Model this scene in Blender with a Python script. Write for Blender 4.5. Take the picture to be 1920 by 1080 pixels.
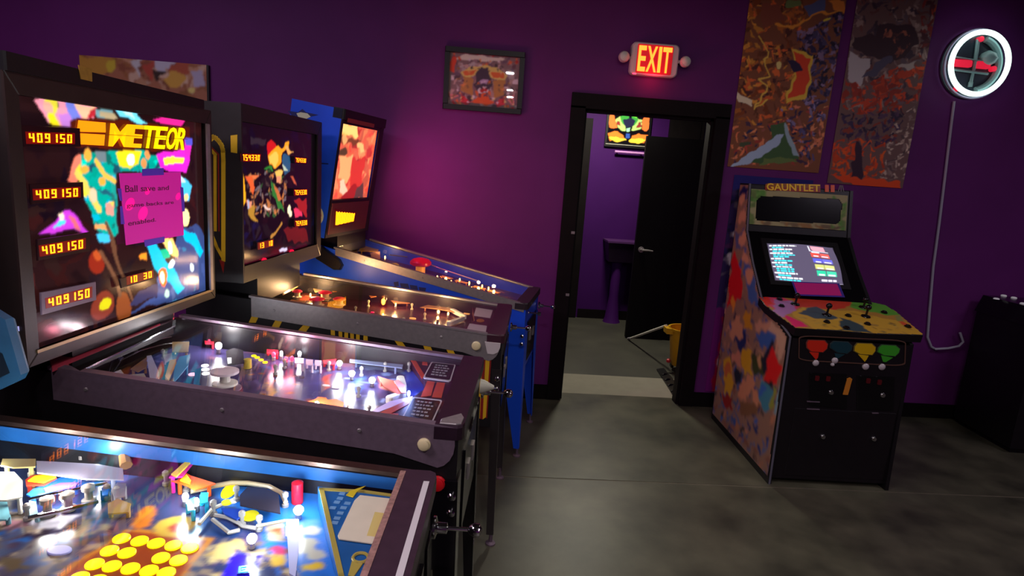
import bpy, math, random
import numpy as np
from mathutils import Vector, Matrix

for _o in list(bpy.data.objects):
    bpy.data.objects.remove(_o)
SC = bpy.context.scene
COL = SC.collection

# ------------------------------------------------------------------ camera, world, lights, exposure
F_PX, CAM_H, YAW, PITCH, ROLL = 1126.8826, 1.6036, 0.0607, 0.1883, 0.0708
cam_data = bpy.data.cameras.new('camera')
cam_data.sensor_width = 36.0
cam_data.lens = F_PX / 1920.0 * 36.0
cam_data.clip_start = 0.02
cam = bpy.data.objects.new('camera', cam_data)
COL.objects.link(cam)
fw = Vector((math.sin(YAW) * math.cos(PITCH), math.cos(YAW) * math.cos(PITCH), -math.sin(PITCH)))
rt = Vector((math.cos(YAW), -math.sin(YAW), 0.0))
up = rt.cross(fw)
r2 = math.cos(ROLL) * rt + math.sin(ROLL) * up
u2 = -math.sin(ROLL) * rt + math.cos(ROLL) * up
cam.matrix_world = Matrix(((r2.x, u2.x, -fw.x, 0.0), (r2.y, u2.y, -fw.y, 0.0), (r2.z, u2.z, -fw.z, CAM_H), (0, 0, 0, 1)))
SC.camera = cam

world = bpy.data.worlds.new('room_darkness')
SC.world = world
world.use_nodes = True
world.node_tree.nodes['Background'].inputs[0].default_value = (0.5, 0.35, 0.6, 1)
world.node_tree.nodes['Background'].inputs[1].default_value = 0.004

SC.view_settings.view_transform = 'Standard'
SC.view_settings.look = 'None'
SC.view_settings.gamma = 1.0
SC.view_settings.use_curve_mapping = False
SC.view_settings.exposure = 0.0
SC.cycles.max_bounces = 8
SC.cycles.transparent_max_bounces = 12
SC.cycles.sample_clamp_indirect = 4.0
SC.cycles.caustics_reflective = False
SC.cycles.caustics_refractive = False


def area_light(name, loc, size, power, col, rot=(0, 0, 0), size_y=None):
    l = bpy.data.lights.new(name, 'AREA')
    l.energy = power
    l.color = col
    l.size = size
    if size_y:
        l.shape = 'RECTANGLE'
        l.size_y = size_y
    o = bpy.data.objects.new(name, l)
    o.location = loc
    o.rotation_euler = rot
    COL.objects.link(o)
    return o


# a lamp on the ceiling of the back hall (shines out through the open doorway), three room lamps behind the camera, then added unseen fill lamps
area_light('hall_ceiling_light', (1.22, 5.9, 2.62), 0.25, 40.0, (1.0, 0.95, 0.76))
for lx, ly, lp in ((0.30, -0.70, 26.0), (0.38, -2.50, 16.0), (0.42, -3.45, 16.0)):
    area_light('room_lamp_and_fill', (lx, ly, 3.0), 0.10, lp, (1.0, 0.86, 0.92))
area_light('room_lamp_and_fill', (-1.8, 0.5, 3.02), 0.8, 44.0, (1.0, 0.82, 0.98))  # added fill, no fixture: this and the next three lift walls and floor
area_light('room_lamp_and_fill', (-2.3, 2.3, 3.04), 0.8, 13.0, (1.0, 0.82, 0.98))
area_light('room_lamp_and_fill', (0.95, 1.9, 3.04), 1.2, 11.0, (1.0, 0.93, 0.86))
area_light('room_lamp_and_fill', (4.1, 1.3, 3.04), 0.8, 20.0, (0.95, 0.82, 1.0))


# ------------------------------------------------------------------ helpers
def lin(c):
    c = c / 255.0
    return c / 12.92 if c <= 0.04045 else ((c + 0.055) / 1.055) ** 2.4


def L3(c):
    return tuple(lin(x) for x in c)


MATS = {}


def mat(name, col, rough=0.5, metal=0.0, emit=0.0, ecol=None, grain=0.0, scale=20.0, bump=0.0, spec=0.5, col2=None, aniso=0.0):
    if name in MATS:
        return MATS[name]
    m = bpy.data.materials.new(name)
    MATS[name] = m
    m.use_nodes = True
    nt = m.node_tree
    b = nt.nodes['Principled BSDF']
    c = L3(col)
    b.inputs['Base Color'].default_value = (*c, 1)
    b.inputs['Roughness'].default_value = rough
    b.inputs['Metallic'].default_value = metal
    b.inputs['Specular IOR Level'].default_value = spec
    if aniso:
        b.inputs['Anisotropic'].default_value = aniso
    if emit:
        b.inputs['Emission Color'].default_value = (*L3(ecol or col), 1)
        b.inputs['Emission Strength'].default_value = emit
    if grain or bump or col2:
        tc = nt.nodes.new('ShaderNodeTexCoord')
        nz = nt.nodes.new('ShaderNodeTexNoise')
        nz.inputs['Scale'].default_value = scale
        nz.inputs['Detail'].default_value = 6
        nt.links.new(tc.outputs['Object'], nz.inputs['Vector'])
        if grain or col2:
            mx = nt.nodes.new('ShaderNodeMix')
            mx.data_type = 'RGBA'
            d = L3(col2) if col2 else tuple(x * (1 - grain) for x in c)
            mx.inputs[6].default_value = (*d, 1)
            mx.inputs[7].default_value = (*(c if col2 else tuple(min(1, x * (1 + grain)) for x in c)), 1)
            rp = nt.nodes.new('ShaderNodeMapRange')
            rp.inputs[1].default_value = 0.3
            rp.inputs[2].default_value = 0.7
            nt.links.new(nz.outputs['Fac'], rp.inputs[0])
            nt.links.new(rp.outputs[0], mx.inputs[0])
            nt.links.new(mx.outputs[2], b.inputs['Base Color'])
        if bump:
            bp = nt.nodes.new('ShaderNodeBump')
            bp.inputs['Strength'].default_value = bump
            bp.inputs['Distance'].default_value = 0.01
            nt.links.new(nz.outputs['Fac'], bp.inputs['Height'])
            nt.links.new(bp.outputs[0], b.inputs['Normal'])
    return m


def art_mat(name, rough=0.4, glow=1.0, spec=0.5):
    if name in MATS:
        return MATS[name]
    m = bpy.data.materials.new(name)
    MATS[name] = m
    m.use_nodes = True
    nt = m.node_tree
    b = nt.nodes['Principled BSDF']
    a = nt.nodes.new('ShaderNodeAttribute')
    a.attribute_name = 'Art'
    g = nt.nodes.new('ShaderNodeAttribute')
    g.attribute_name = 'Glow'
    k = nt.nodes.new('ShaderNodeMath')
    k.operation = 'MULTIPLY'
    k.inputs[1].default_value = glow
    nt.links.new(a.outputs['Color'], b.inputs['Base Color'])
    nt.links.new(a.outputs['Color'], b.inputs['Emission Color'])
    nt.links.new(g.outputs['Fac'], k.inputs[0])
    nt.links.new(k.outputs[0], b.inputs['Emission Strength'])
    b.inputs['Roughness'].default_value = rough
    b.inputs['Specular IOR Level'].default_value = spec
    return m


def glass_mat(name, tint=(1, 1, 1), ior=1.5, rough=0.015):
    if name in MATS:
        return MATS[name]
    m = bpy.data.materials.new(name)
    MATS[name] = m
    m.use_nodes = True
    nt = m.node_tree
    nt.nodes.clear()
    out = nt.nodes.new('ShaderNodeOutputMaterial')
    mix = nt.nodes.new('ShaderNodeMixShader')
    tr = nt.nodes.new('ShaderNodeBsdfTransparent')
    gl = nt.nodes.new('ShaderNodeBsdfGlossy')
    lw = nt.nodes.new('ShaderNodeLayerWeight')
    lw.inputs[0].default_value = 0.5
    pw = nt.nodes.new('ShaderNodeMath')
    pw.operation = 'POWER'
    pw.inputs[1].default_value = 5.0
    fr = nt.nodes.new('ShaderNodeMath')
    fr.operation = 'MULTIPLY_ADD'
    fr.inputs[1].default_value = 0.48
    fr.inputs[2].default_value = ((ior - 1) / (ior + 1)) ** 2
    nt.links.new(lw.outputs['Facing'], pw.inputs[0])
    nt.links.new(pw.outputs[0], fr.inputs[0])
    tr.inputs[0].default_value = (*tint, 1)
    gl.inputs['Roughness'].default_value = rough
    nt.links.new(fr.outputs[0], mix.inputs[0])
    nt.links.new(tr.outputs[0], mix.inputs[1])
    nt.links.new(gl.outputs[0], mix.inputs[2])
    nt.links.new(mix.outputs[0], out.inputs[0])
    return m


class Pl:
    """a flat face of a thing: local point = o + a*ex + b*ey + off*n"""
    def __init__(s, o, ex, ey, n=None):
        s.o, s.ex, s.ey = Vector(o), Vector(ex), Vector(ey)
        s.n = Vector(n) if n else s.ex.cross(s.ey).normalized()

    def __call__(s, a, b, off=0.0):
        return s.o + s.ex * a + s.ey * b + s.n * off


class G:
    def __init__(s):
        s.v, s.f, s.m = [], [], []

    def add(s, vs, fs, mi=0):
        k = len(s.v)
        s.v += [tuple(p) for p in vs]
        s.f += [tuple(i + k for i in f) for f in fs]
        s.m += [mi] * len(fs)
        return s

    def box(s, a, b, mi=0):
        (x0, y0, z0), (x1, y1, z1) = a, b
        vs = [(x, y, z) for z in (z0, z1) for y in (y0, y1) for x in (x0, x1)]
        return s.add(vs, [(0, 2, 3, 1), (4, 5, 7, 6), (0, 1, 5, 4), (2, 6, 7, 3), (0, 4, 6, 2), (1, 3, 7, 5)], mi)

    def hexa(s, p, mi=0):
        return s.add(p, [(0, 3, 2, 1), (4, 5, 6, 7), (0, 1, 5, 4), (1, 2, 6, 5), (2, 3, 7, 6), (3, 0, 4, 7)], mi)

    def plate(s, pl, poly, o0=0.0, o1=0.003, mi=0, ms=None, bev=0.0):
        n = len(poly)
        if bev > 0:
            ax = sum(p[0] for p in poly) / n
            bx = sum(p[1] for p in poly) / n
            sz = max(max(abs(p[0] - ax), abs(p[1] - bx)) for p in poly) or 1
            k = max(0.4, 1 - bev / sz)
            q = [(ax + (p[0] - ax) * k, bx + (p[1] - bx) * k) for p in poly]
            vs = [pl(a, b, o0) for a, b in poly] + [pl(a, b, o1 - bev) for a, b in poly] + [pl(a, b, o1) for a, b in q]
            s.add(vs, [tuple(range(n - 1, -1, -1))], mi if ms is None else ms)
            kk = len(s.v) - len(vs)
            for lv in (0, 1):
                for i in range(n):
                    j = (i + 1) % n
                    s.f.append((kk + lv * n + i, kk + lv * n + j, kk + lv * n + n + j, kk + lv * n + n + i))
                    s.m.append(mi if ms is None or lv else ms)
            s.f.append(tuple(range(kk + 2 * n, kk + 3 * n)))
            s.m.append(mi)
            return s
        vs = [pl(a, b, o0) for a, b in poly] + [pl(a, b, o1) for a, b in poly]
        s.add(vs, [tuple(range(n, 2 * n))], mi)
        k = len(s.v) - 2 * n
        s.f.append(tuple(range(k + n - 1, k - 1, -1)))
        s.m.append(mi if ms is None else ms)
        for i in range(n):
            j = (i + 1) % n
            s.f.append((k + i, k + j, k + n + j, k + n + i))
            s.m.append(mi if ms is None else ms)
        return s

    def disc(s, pl, c, rx, ry=None, rot=0.0, o0=0.0, o1=0.003, n=20, mi=0, ms=None, bev=0.0):
        return s.plate(pl, ell(c, rx, ry, rot, n), o0, o1, mi, ms, bev)

    def tube(s, pts, r, n=8, mi=0, closed=False):
        pts = [Vector(p) for p in pts]
        m = len(pts)
        base = len(s.v)
        prev = None
        for i, p in enumerate(pts):
            a = pts[(i - 1) % m] if (i or closed) else p
            b = pts[(i + 1) % m] if (i < m - 1 or closed) else p
            t = (b - a).normalized()
            x = t.cross(Vector((0, 0, 1)))
            if x.length < 1e-3:
                x = t.cross(Vector((1, 0, 0)))
            x.normalize()
            if prev is not None and x.dot(prev) < 0:
                x = -x
            prev = x
            y = t.cross(x)
            rr = r[i] if isinstance(r, (list, tuple)) else r
            for k in range(n):
                g = 2 * math.pi * k / n
                s.v.append(tuple(p + x * (rr * math.cos(g)) + y * (rr * math.sin(g))))
        for i in range(m if closed else m - 1):
            for k in range(n):
                a0 = base + i * n
                b0 = base + ((i + 1) % m) * n
                s.f.append((a0 + k, a0 + (k + 1) % n, b0 + (k + 1) % n, b0 + k))
                s.m.append(mi)
        if not closed:
            s.f.append(tuple(base + k for k in range(n - 1, -1, -1)))
            s.f.append(tuple(base + (m - 1) * n + k for k in range(n)))
            s.m += [mi, mi]
        return s

    def lathe(s, c, prof, axis=(0, 0, 1), n=20, mi=0):
        """prof = [(radius, height)...] along axis from c"""
        c = Vector(c)
        z = Vector(axis).normalized()
        x = z.orthogonal().normalized()
        y = z.cross(x)
        base = len(s.v)
        for r, h in prof:
            for k in range(n):
                g = 2 * math.pi * k / n
                s.v.append(tuple(c + z * h + x * (r * math.cos(g)) + y * (r * math.sin(g))))
        for i in range(len(prof) - 1):
            for k in range(n):
                s.f.append((base + i * n + k, base + i * n + (k + 1) % n, base + (i + 1) * n + (k + 1) % n, base + (i + 1) * n + k))
                s.m.append(mi)
        s.f.append(tuple(base + k for k in range(n - 1, -1, -1)))
        s.f.append(tuple(base + (len(prof) - 1) * n + k for k in range(n)))
        s.m += [mi, mi]
        return s


def ell(c, rx, ry=None, rot=0.0, n=20):
    ry = rx if ry is None else ry
    cr, sr = math.cos(rot), math.sin(rot)
    return [(c[0] + rx * math.cos(t) * cr - ry * math.sin(t) * sr, c[1] + rx * math.cos(t) * sr + ry * math.sin(t) * cr)
            for t in (2 * math.pi * k / n for k in range(n))]


def rrect(a0, a1, b0, b1, r, n=5):
    out = []
    for cx, cy, t0 in ((a1 - r, b1 - r, 0), (a0 + r, b1 - r, 90), (a0 + r, b0 + r, 180), (a1 - r, b0 + r, 270)):
        for k in range(n + 1):
            t = math.radians(t0 + 90 * k / n)
            out.append((cx + r * math.cos(t), cy + r * math.sin(t)))
    return out


def obj(name, g, mats, parent=None, smooth=False):
    me = bpy.data.meshes.new(name)
    me.from_pydata(g.v, [], g.f)
    mats = mats if isinstance(mats, (list, tuple)) else [mats]
    for m in mats:
        me.materials.append(m)
    if len(mats) > 1:
        me.polygons.foreach_set('material_index', g.m)
    if smooth:
        me.polygons.foreach_set('use_smooth', [True] * len(me.polygons))
    me.update()
    o = bpy.data.objects.new(name, me)
    COL.objects.link(o)
    if smooth:
        try:
            me.set_sharp_from_angle(angle=math.radians(40))
        except Exception:
            pass
    if parent:
        o.parent = parent
    return o


def tag(o, label=None, cat=None, group=None, kind=None):
    if label:
        o['label'] = label
    if cat:
        o['category'] = cat
    if group:
        o['group'] = group
    if kind:
        o['kind'] = kind
    return o


def empty(name, loc=(0, 0, 0), rz=0.0):
    o = bpy.data.objects.new(name, None)
    o.location = loc
    o.rotation_euler = (0, 0, rz)
    o.empty_display_size = 0.1
    COL.objects.link(o)
    return o


def bulb_light(parent, loc, power, col, r=0.012):
    l = bpy.data.lights.new('bulb_light', 'POINT')
    l.energy = power
    l.color = col
    l.shadow_soft_size = r
    o = bpy.data.objects.new('bulb_light', l)
    o.location = loc
    o.parent = parent
    COL.objects.link(o)
    return o


# ---- painted panels: colour per grid point, so a printed picture is flat print on a flat panel
def inside(poly, X, Y):
    ins = np.zeros(X.shape, bool)
    n = len(poly)
    for i in range(n):
        x0, y0 = poly[i]
        x1, y1 = poly[(i + 1) % n]
        if y0 == y1:
            continue
        c = ((y0 > Y) != (y1 > Y)) & (X < (x1 - x0) * (Y - y0) / (y1 - y0) + x0)
        ins ^= c
    return ins


def art(name, pl, rect, nx, ny, base, ops, m, parent=None, off=0.0, thick=0.003, wob=0.0, seed=1, mask=None, base_glow=0.0, blur=1, gain=1.0):
    a0, a1, b0, b1 = rect
    A, B = np.meshgrid(np.linspace(a0, a1, nx), np.linspace(b0, b1, ny))
    X, Y = A.copy(), B.copy()
    if wob:
        rs = np.random.RandomState(seed)
        for k in range(5):
            fx, fy = rs.uniform(15, 70, 2)
            p, q = rs.uniform(0, 6, 2)
            X += wob * 0.5 * np.sin(fx * A + fy * B + p)
            Y += wob * 0.5 * np.sin(fy * A - fx * B + q)
    C = np.zeros((ny, nx, 3))
    C[:] = L3(base)
    Gw = np.full((ny, nx), base_glow)
    for op in ops:
        k, col, glow = op[0], op[1], op[2]
        if k == 'p':
            s = inside(op[3], X, Y)
            C[s] = L3(col)
            Gw[s] = glow
        elif k == 'e':
            for (cx, cy, rx, ry) in op[3]:
                s = ((X - cx) / rx) ** 2 + ((Y - cy) / ry) ** 2 < 1
                C[s] = L3(col)
                Gw[s] = glow
        elif k == 'l':
            pts, w = op[3], op[4]
            for (x0, y0), (x1, y1) in zip(pts[:-1], pts[1:]):
                dx, dy = x1 - x0, y1 - y0
                t = np.clip(((X - x0) * dx + (Y - y0) * dy) / (dx * dx + dy * dy + 1e-12), 0, 1)
                s = (X - x0 - t * dx) ** 2 + (Y - y0 - t * dy) ** 2 < (w / 2) ** 2
                C[s] = L3(col)
                Gw[s] = glow
        elif k == 'b':   # loose brush patches inside a region: col = palette
            poly, num, rmin, rmax, sd = op[3:8]
            asp = op[8] if len(op) > 8 else 0.4
            rs = np.random.RandomState(sd)
            px = [p[0] for p in poly]
            py = [p[1] for p in poly]
            reg = inside(poly, X, Y)
            for _ in range(num):
                cx, cy = rs.uniform(min(px), max(px)), rs.uniform(min(py), max(py))
                rx, ry = rs.uniform(rmin, rmax, 2)
                th = rs.uniform(0, 3.14)
                cc = col[rs.randint(len(col))]
                f = rs.uniform(0.75, 1.15)
                dx, dy = X - cx, Y - cy
                u = (dx * math.cos(th) + dy * math.sin(th)) / rx
                v = (-dx * math.sin(th) + dy * math.cos(th)) / (ry * asp)
                s = (np.abs(u) ** 1.6 + np.abs(v) ** 1.6 < 1 + 0.3 * np.sin(5 * np.arctan2(v, u) + cx * 99)) & reg
                C[s] = np.clip(np.array(L3(cc)) * f, 0, 1)
                Gw[s] = glow
    C = np.clip(C * gain, 0, 0.92)
    for _ in range(blur):
        for arr in (C, Gw):
            p = np.pad(arr, ((1, 1), (1, 1)) + ((0, 0),) * (arr.ndim - 2), mode='edge')
            arr[:] = (p[:-2, 1:-1] + p[2:, 1:-1] + p[1:-1, :-2] + p[1:-1, 2:] + 2 * arr) / 6
    vs = [tuple(pl(float(A[j, i]), float(B[j, i]), off + thick)) for j in range(ny) for i in range(nx)]
    fs = []
    cen = None
    for j in range(ny - 1):
        for i in range(nx - 1):
            if mask is not None:
                if not mask(0.5 * (A[j, i] + A[j, i + 1]), 0.5 * (B[j, i] + B[j + 1, i])):
                    continue
            q = j * nx + i
            fs.append((q, q + 1, q + nx + 1, q + nx))
    nv = len(vs)
    if mask is None:   # back and rim make it a thin sheet
        vs += [tuple(pl(a, b, off)) for a, b in ((a0, b0), (a1, b0), (a1, b1), (a0, b1))]
        c4 = (0, nx - 1, nx * ny - 1, nx * (ny - 1))
        fs.append((nv + 3, nv + 2, nv + 1, nv))
        for i in range(4):
            j = (i + 1) % 4
            fs.append((nv + i, nv + j, c4[j], c4[i]))
    me = bpy.data.meshes.new(name)
    me.from_pydata(vs, [], fs)
    me.materials.append(m)
    ca = me.attributes.new('Art', 'FLOAT_COLOR', 'POINT')
    cols = np.ones((len(vs), 4), np.float32) * 0.02
    cols[:nv, :3] = C.reshape(-1, 3)
    cols[:, 3] = 1
    ca.data.foreach_set('color', cols.ravel())
    ga = me.attributes.new('Glow', 'FLOAT', 'POINT')
    gl = np.zeros(len(vs), np.float32)
    gl[:nv] = Gw.ravel()
    ga.data.foreach_set('value', gl)
    me.update()
    o = bpy.data.objects.new(name, me)
    COL.objects.link(o)
    if parent:
        o.parent = parent
    return o


def bil(q, s, t):
    """q = corners (bottom-left, bottom-right, top-right, top-left)"""
    return ((1 - s) * (1 - t) * q[0][0] + s * (1 - t) * q[1][0] + s * t * q[2][0] + (1 - s) * t * q[3][0],
            (1 - s) * (1 - t) * q[0][1] + s * (1 - t) * q[1][1] + s * t * q[2][1] + (1 - s) * t * q[3][1])


SEG = {'0': 'abcdef', '1': 'bc', '2': 'abged', '3': 'abgcd', '4': 'fgbc', '5': 'afgcd', '6': 'afgedc', '7': 'abc', '8': 'abcdefg', '9': 'abcfgd', ' ': ''}


def seg_polys(text):
    n = len(text)
    out = []
    for i, ch in enumerate(text):
        x0, w = (i + 0.14) / n, 0.62 / n
        t = 0.17 / n
        th = 0.13
        R = {'a': (x0, x0 + w, 1 - th, 1), 'd': (x0, x0 + w, 0, th), 'g': (x0, x0 + w, 0.5 - th / 2, 0.5 + th / 2),
             'f': (x0, x0 + t, 0.52, 0.96), 'e': (x0, x0 + t, 0.04, 0.48), 'b': (x0 + w - t, x0 + w, 0.52, 0.96), 'c': (x0 + w - t, x0 + w, 0.04, 0.48)}
        for k in SEG[ch]:
            a, b, c, d = R[k]
            out.append([(a, c), (b, c), (b, d), (a, d)])
    return out


def quad_sort(q):
    """photo order (tl, tr, br, bl) -> (bl, br, tr, tl)"""
    return [q[3], q[2], q[1], q[0]]


def text_geo(g, txt, pl, q, off, depth=0.002, mi=0, bold=0.0, spacing=1.0):
    cu = bpy.data.curves.new('lettering', 'FONT')
    cu.body = txt
    cu.extrude = 0.5
    cu.offset = bold
    cu.space_character = spacing
    cu.resolution_u = 3
    to = bpy.data.objects.new('lettering', cu)
    COL.objects.link(to)
    me = bpy.data.meshes.new_from_object(to)
    bpy.data.objects.remove(to)
    bpy.data.curves.remove(cu)
    vs = [v.co.copy() for v in me.vertices]
    fs = [tuple(p.vertices) for p in me.polygons]
    bpy.data.meshes.remove(me)
    if not vs:
        return g
    x0, x1 = min(v.x for v in vs), max(v.x for v in vs)
    y0, y1 = min(v.y for v in vs), max(v.y for v in vs)
    out = []
    for v in vs:
        a, b = bil(q, (v.x - x0) / (x1 - x0), (v.y - y0) / (y1 - y0))
        out.append(pl(a, b, off + (depth if v.z > 0 else 0.0)))
    return g.add(out, fs, mi)


# ------------------------------------------------------------------ materials
BLACK = mat('black_paint', (16, 13, 17), 0.42, grain=0.2, scale=30)
BLACKG = mat('black_gloss', (12, 10, 14), 0.18)
STEEL = mat('brushed_steel', (176, 170, 170), 0.42, 0.75, grain=0.08, scale=60)
DSTEEL = mat('dark_steel', (140, 120, 138), 0.45, 0.6, grain=0.1, scale=60)
CHROME = mat('chrome', (215, 215, 220), 0.1, 1.0)
GLASS = glass_mat('clear_glass')
WHITEP = mat('white_plastic', (228, 224, 210), 0.35)
CREAM = mat('cream_plastic', (225, 212, 165), 0.35)
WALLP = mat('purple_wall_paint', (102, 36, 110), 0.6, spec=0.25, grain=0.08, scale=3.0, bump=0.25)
TRIMB = mat('black_brown_trim', (17, 11, 13), 0.6, spec=0.15, grain=0.2, scale=12)
DOORB = mat('near_black_door', (11, 8, 11), 0.5, grain=0.15, scale=8, spec=0.2)

# ------------------------------------------------------------------ room
YW, XD, WD, HD = 4.1589, 0.5610, 1.0863, 2.1600
X0, X1 = XD + 0.085, XD + WD - 0.085          # door opening
HO = HD - 0.085
CONC = mat('sealed_concrete', (98, 96, 78), 0.42, col2=(50, 49, 40), scale=3.2, bump=0.1)
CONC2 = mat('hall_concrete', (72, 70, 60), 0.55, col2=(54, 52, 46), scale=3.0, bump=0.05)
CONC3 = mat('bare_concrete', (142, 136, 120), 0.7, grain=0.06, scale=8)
JOINT = mat('joint_filler', (104, 98, 82), 0.6, grain=0.2, scale=14)
YS0, YS1 = 4.2990, 4.7510
YJ = 2.985
fl = tag(obj('floor', G().box((-4.6, -4.5, -0.05), (5.1, YJ - 0.006, 0)), CONC), kind='structure')
obj('slab', G().box((-4.6, YJ + 0.006, -0.05), (5.1, YS0, 0)), CONC, fl)
obj('joint', G().box((-4.6, YJ - 0.006, -0.05), (5.1, YJ + 0.006, -0.0015)), JOINT, fl)
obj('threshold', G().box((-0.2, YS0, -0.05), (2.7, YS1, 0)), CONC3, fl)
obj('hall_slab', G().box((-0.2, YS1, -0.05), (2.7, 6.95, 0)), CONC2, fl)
wb = G().box((-4.6, YW, 0), (X0, YW + 0.13, 3.1)).box((X1, YW, 0), (5.1, YW + 0.13, 3.1)).box((X0, YW, HO), (X1, YW + 0.13, 3.1))
tag(obj('wall_back', wb, WALLP), kind='structure')
tag(obj('wall_left', G().box((-4.7, -4.5, 0), (-4.6, YW, 3.1)), WALLP), kind='structure')
tag(obj('wall_right', G().box((5.1, -4.5, 0), (5.2, YW, 3.1)), WALLP), kind='structure')
tag(obj('wall_front', G().box((-4.7, -4.6, 0), (5.2, -4.5, 3.1)), WALLP), kind='structure')
CEIL = mat('dark_ceiling', (40, 34, 42), 0.8, grain=0.1)
tag(obj('ceiling', G().box((-4.7, -4.6, 3.1), (5.2, 7.0, 3.2)), CEIL), kind='structure')
YH = 6.82
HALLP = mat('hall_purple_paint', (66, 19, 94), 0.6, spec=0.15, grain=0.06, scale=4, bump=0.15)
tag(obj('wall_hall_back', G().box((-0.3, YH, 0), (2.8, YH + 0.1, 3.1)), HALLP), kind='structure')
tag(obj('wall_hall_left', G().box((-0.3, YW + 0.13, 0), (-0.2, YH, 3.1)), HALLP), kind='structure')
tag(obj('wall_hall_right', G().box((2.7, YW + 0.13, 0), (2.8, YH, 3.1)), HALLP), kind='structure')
tag(obj('ceiling_hall', G().box((-0.2, YW + 0.13, 2.72), (2.7, YH, 2.8)), CEIL), kind='structure')
g = G().box((-4.6, YW - 0.014, 0), (XD, YW, 0.1)).box((-4.6, YW - 0.008, 0.1), (XD, YW, 0.108))
tag(obj('baseboard_left', g, TRIMB), kind='structure')
g = G().box((XD + WD, YW - 0.014, 0), (5.1, YW, 0.1)).box((XD + WD, YW - 0.008, 0.1), (5.1, YW, 0.108))
tag(obj('baseboard_right', g, TRIMB), kind='structure')
tag(obj('baseboard_hall', G().box((1.2, YH - 0.014, 0), (2.7, YH, 0.105)), TRIMB), kind='structure')
# door casing round the opening
fr = tag(obj('door_1', G().box((X0 - 0.001, YW + 0.02, 0), (X0 + 0.03, YW + 0.1, HO)).box((X1 - 0.03, YW + 0.02, 0), (X1 + 0.001, YW + 0.1, HO)).box((X0, YW + 0.02, HO - 0.03), (X1, YW + 0.1, HO + 0.001)), TRIMB), kind='structure')
for a, b in (((XD, YW - 0.02, 0), (X0 + 0.012, YW + 0.02, HO)), ((X1 - 0.012, YW - 0.02, 0), (XD + WD, YW + 0.02, HO)), ((XD, YW - 0.02, HO - 0.012), (XD + WD, YW + 0.02, HD))):
    obj('casing', G().box(a, b), TRIMB, fr)
for a, b in (((XD, YW + 0.11, 0), (X0 + 0.012, YW + 0.15, HO)), ((X1 - 0.012, YW + 0.11, 0), (XD + WD, YW + 0.15, HO)), ((XD, YW + 0.11, HO), (XD + WD, YW + 0.15, HD))):
    obj('casing', G().box(a, b), TRIMB, fr)
for zz in (0.78, 1.22):
    obj('strike_plate', G().box((X0 + 0.013, YW - 0.024, zz), (X0 - 0.012, YW - 0.019, zz + 0.018)), STEEL, fr)
# hall: open door leaf, dark doorway, tall dark panel
lf = tag(obj('door_2', G().box((1.58, 5.99, 0.012), (2.52, 6.03, 2.055)), DOORB), kind='structure')
PLEAF = Pl((0, 5.99, 0), (1, 0, 0), (0, 0, 1))
h = G().lathe((1.645, 5.99, 0.935), [(0.03, 0), (0.03, 0.008), (0.012, 0.01), (0.012, 0.045)], (0, -1, 0), 16)
h.tube([(1.645, 5.945, 0.935), (1.70, 5.942, 0.935), (1.755, 5.95, 0.93)], [0.011, 0.010, 0.008])
obj('door_handle', h, STEEL, lf, True)
d3 = tag(obj('door_3', G().box((0.3, YH - 0.03, 0.0), (1.08, YH, 2.15)), DOORB), kind='structure')
obj('casing', G().box((1.08, YH - 0.04, 0), (1.175, YH, 2.255)), TRIMB, d3)
obj('casing', G().box((0.2, YH - 0.04, 2.16), (1.08, YH, 2.255)), TRIMB, d3)
tag(obj('trim_1', G().box((2.035, YH - 0.05, 0.0), (2.425, YH, 2.6)).box((2.08, YH - 0.056, 0.2), (2.38, YH - 0.05, 2.5)), TRIMB), kind='structure')

# ------------------------------------------------------------------ wall things
PW = Pl((0, YW, 0), (1, 0, 0), (0, 0, 1))
PH = Pl((0, YH, 0), (1, 0, 0), (0, 0, 1))
ART = art_mat('printed_art', 0.35, 1.0)
ARTM = art_mat('printed_poster', 0.5, 1.0, 0.3)
GLOW = art_mat('backlit_art', 0.12, 1.0)

# framed picture
q = [(-0.303,2.372),(0.23,2.391),(0.241,1.999),(-0.291,1.983)]
xa, xb, za, zb_ = q[3][0], q[1][0], (q[2][1] + q[3][1]) / 2, (q[0][1] + q[1][1]) / 2
fx = empty('framed_picture', ((xa + xb) / 2, YW, za))
tag(fx, 'black framed picture on the purple wall left of the exit sign', 'picture')
w2, hh = (xb - xa) / 2, zb_ - za
PF = Pl((0, -0.001, 0), (1, 0, 0), (0, 0, 1))
b = 0.032
for r in ((-w2, w2, 0, b), (-w2, w2, hh - b, hh), (-w2, -w2 + b, b, hh - b), (w2 - b, w2, b, hh - b)):
    obj('frame_bar', G().plate(PF, [(r[0], r[2]), (r[1], r[2]), (r[1], r[3]), (r[0], r[3])], 0, 0.03, bev=0.004), BLACK, fx)
pi = w2 - b
ops = [('b', [(120, 95, 100), (150, 125, 120), (90, 70, 85), (160, 150, 150), (70, 55, 60)], 0, [(-pi, b), (pi, b), (pi, hh), (-pi, hh)], 160, 0.012, 0.035, 3)]
ops += [('p', (190, 175, 160), 0, [(-0.9 * pi, hh * 0.80), (0.6 * pi, hh * 0.84), (0.5 * pi, hh * 0.9), (-0.6 * pi, hh * 0.9)])]
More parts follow.
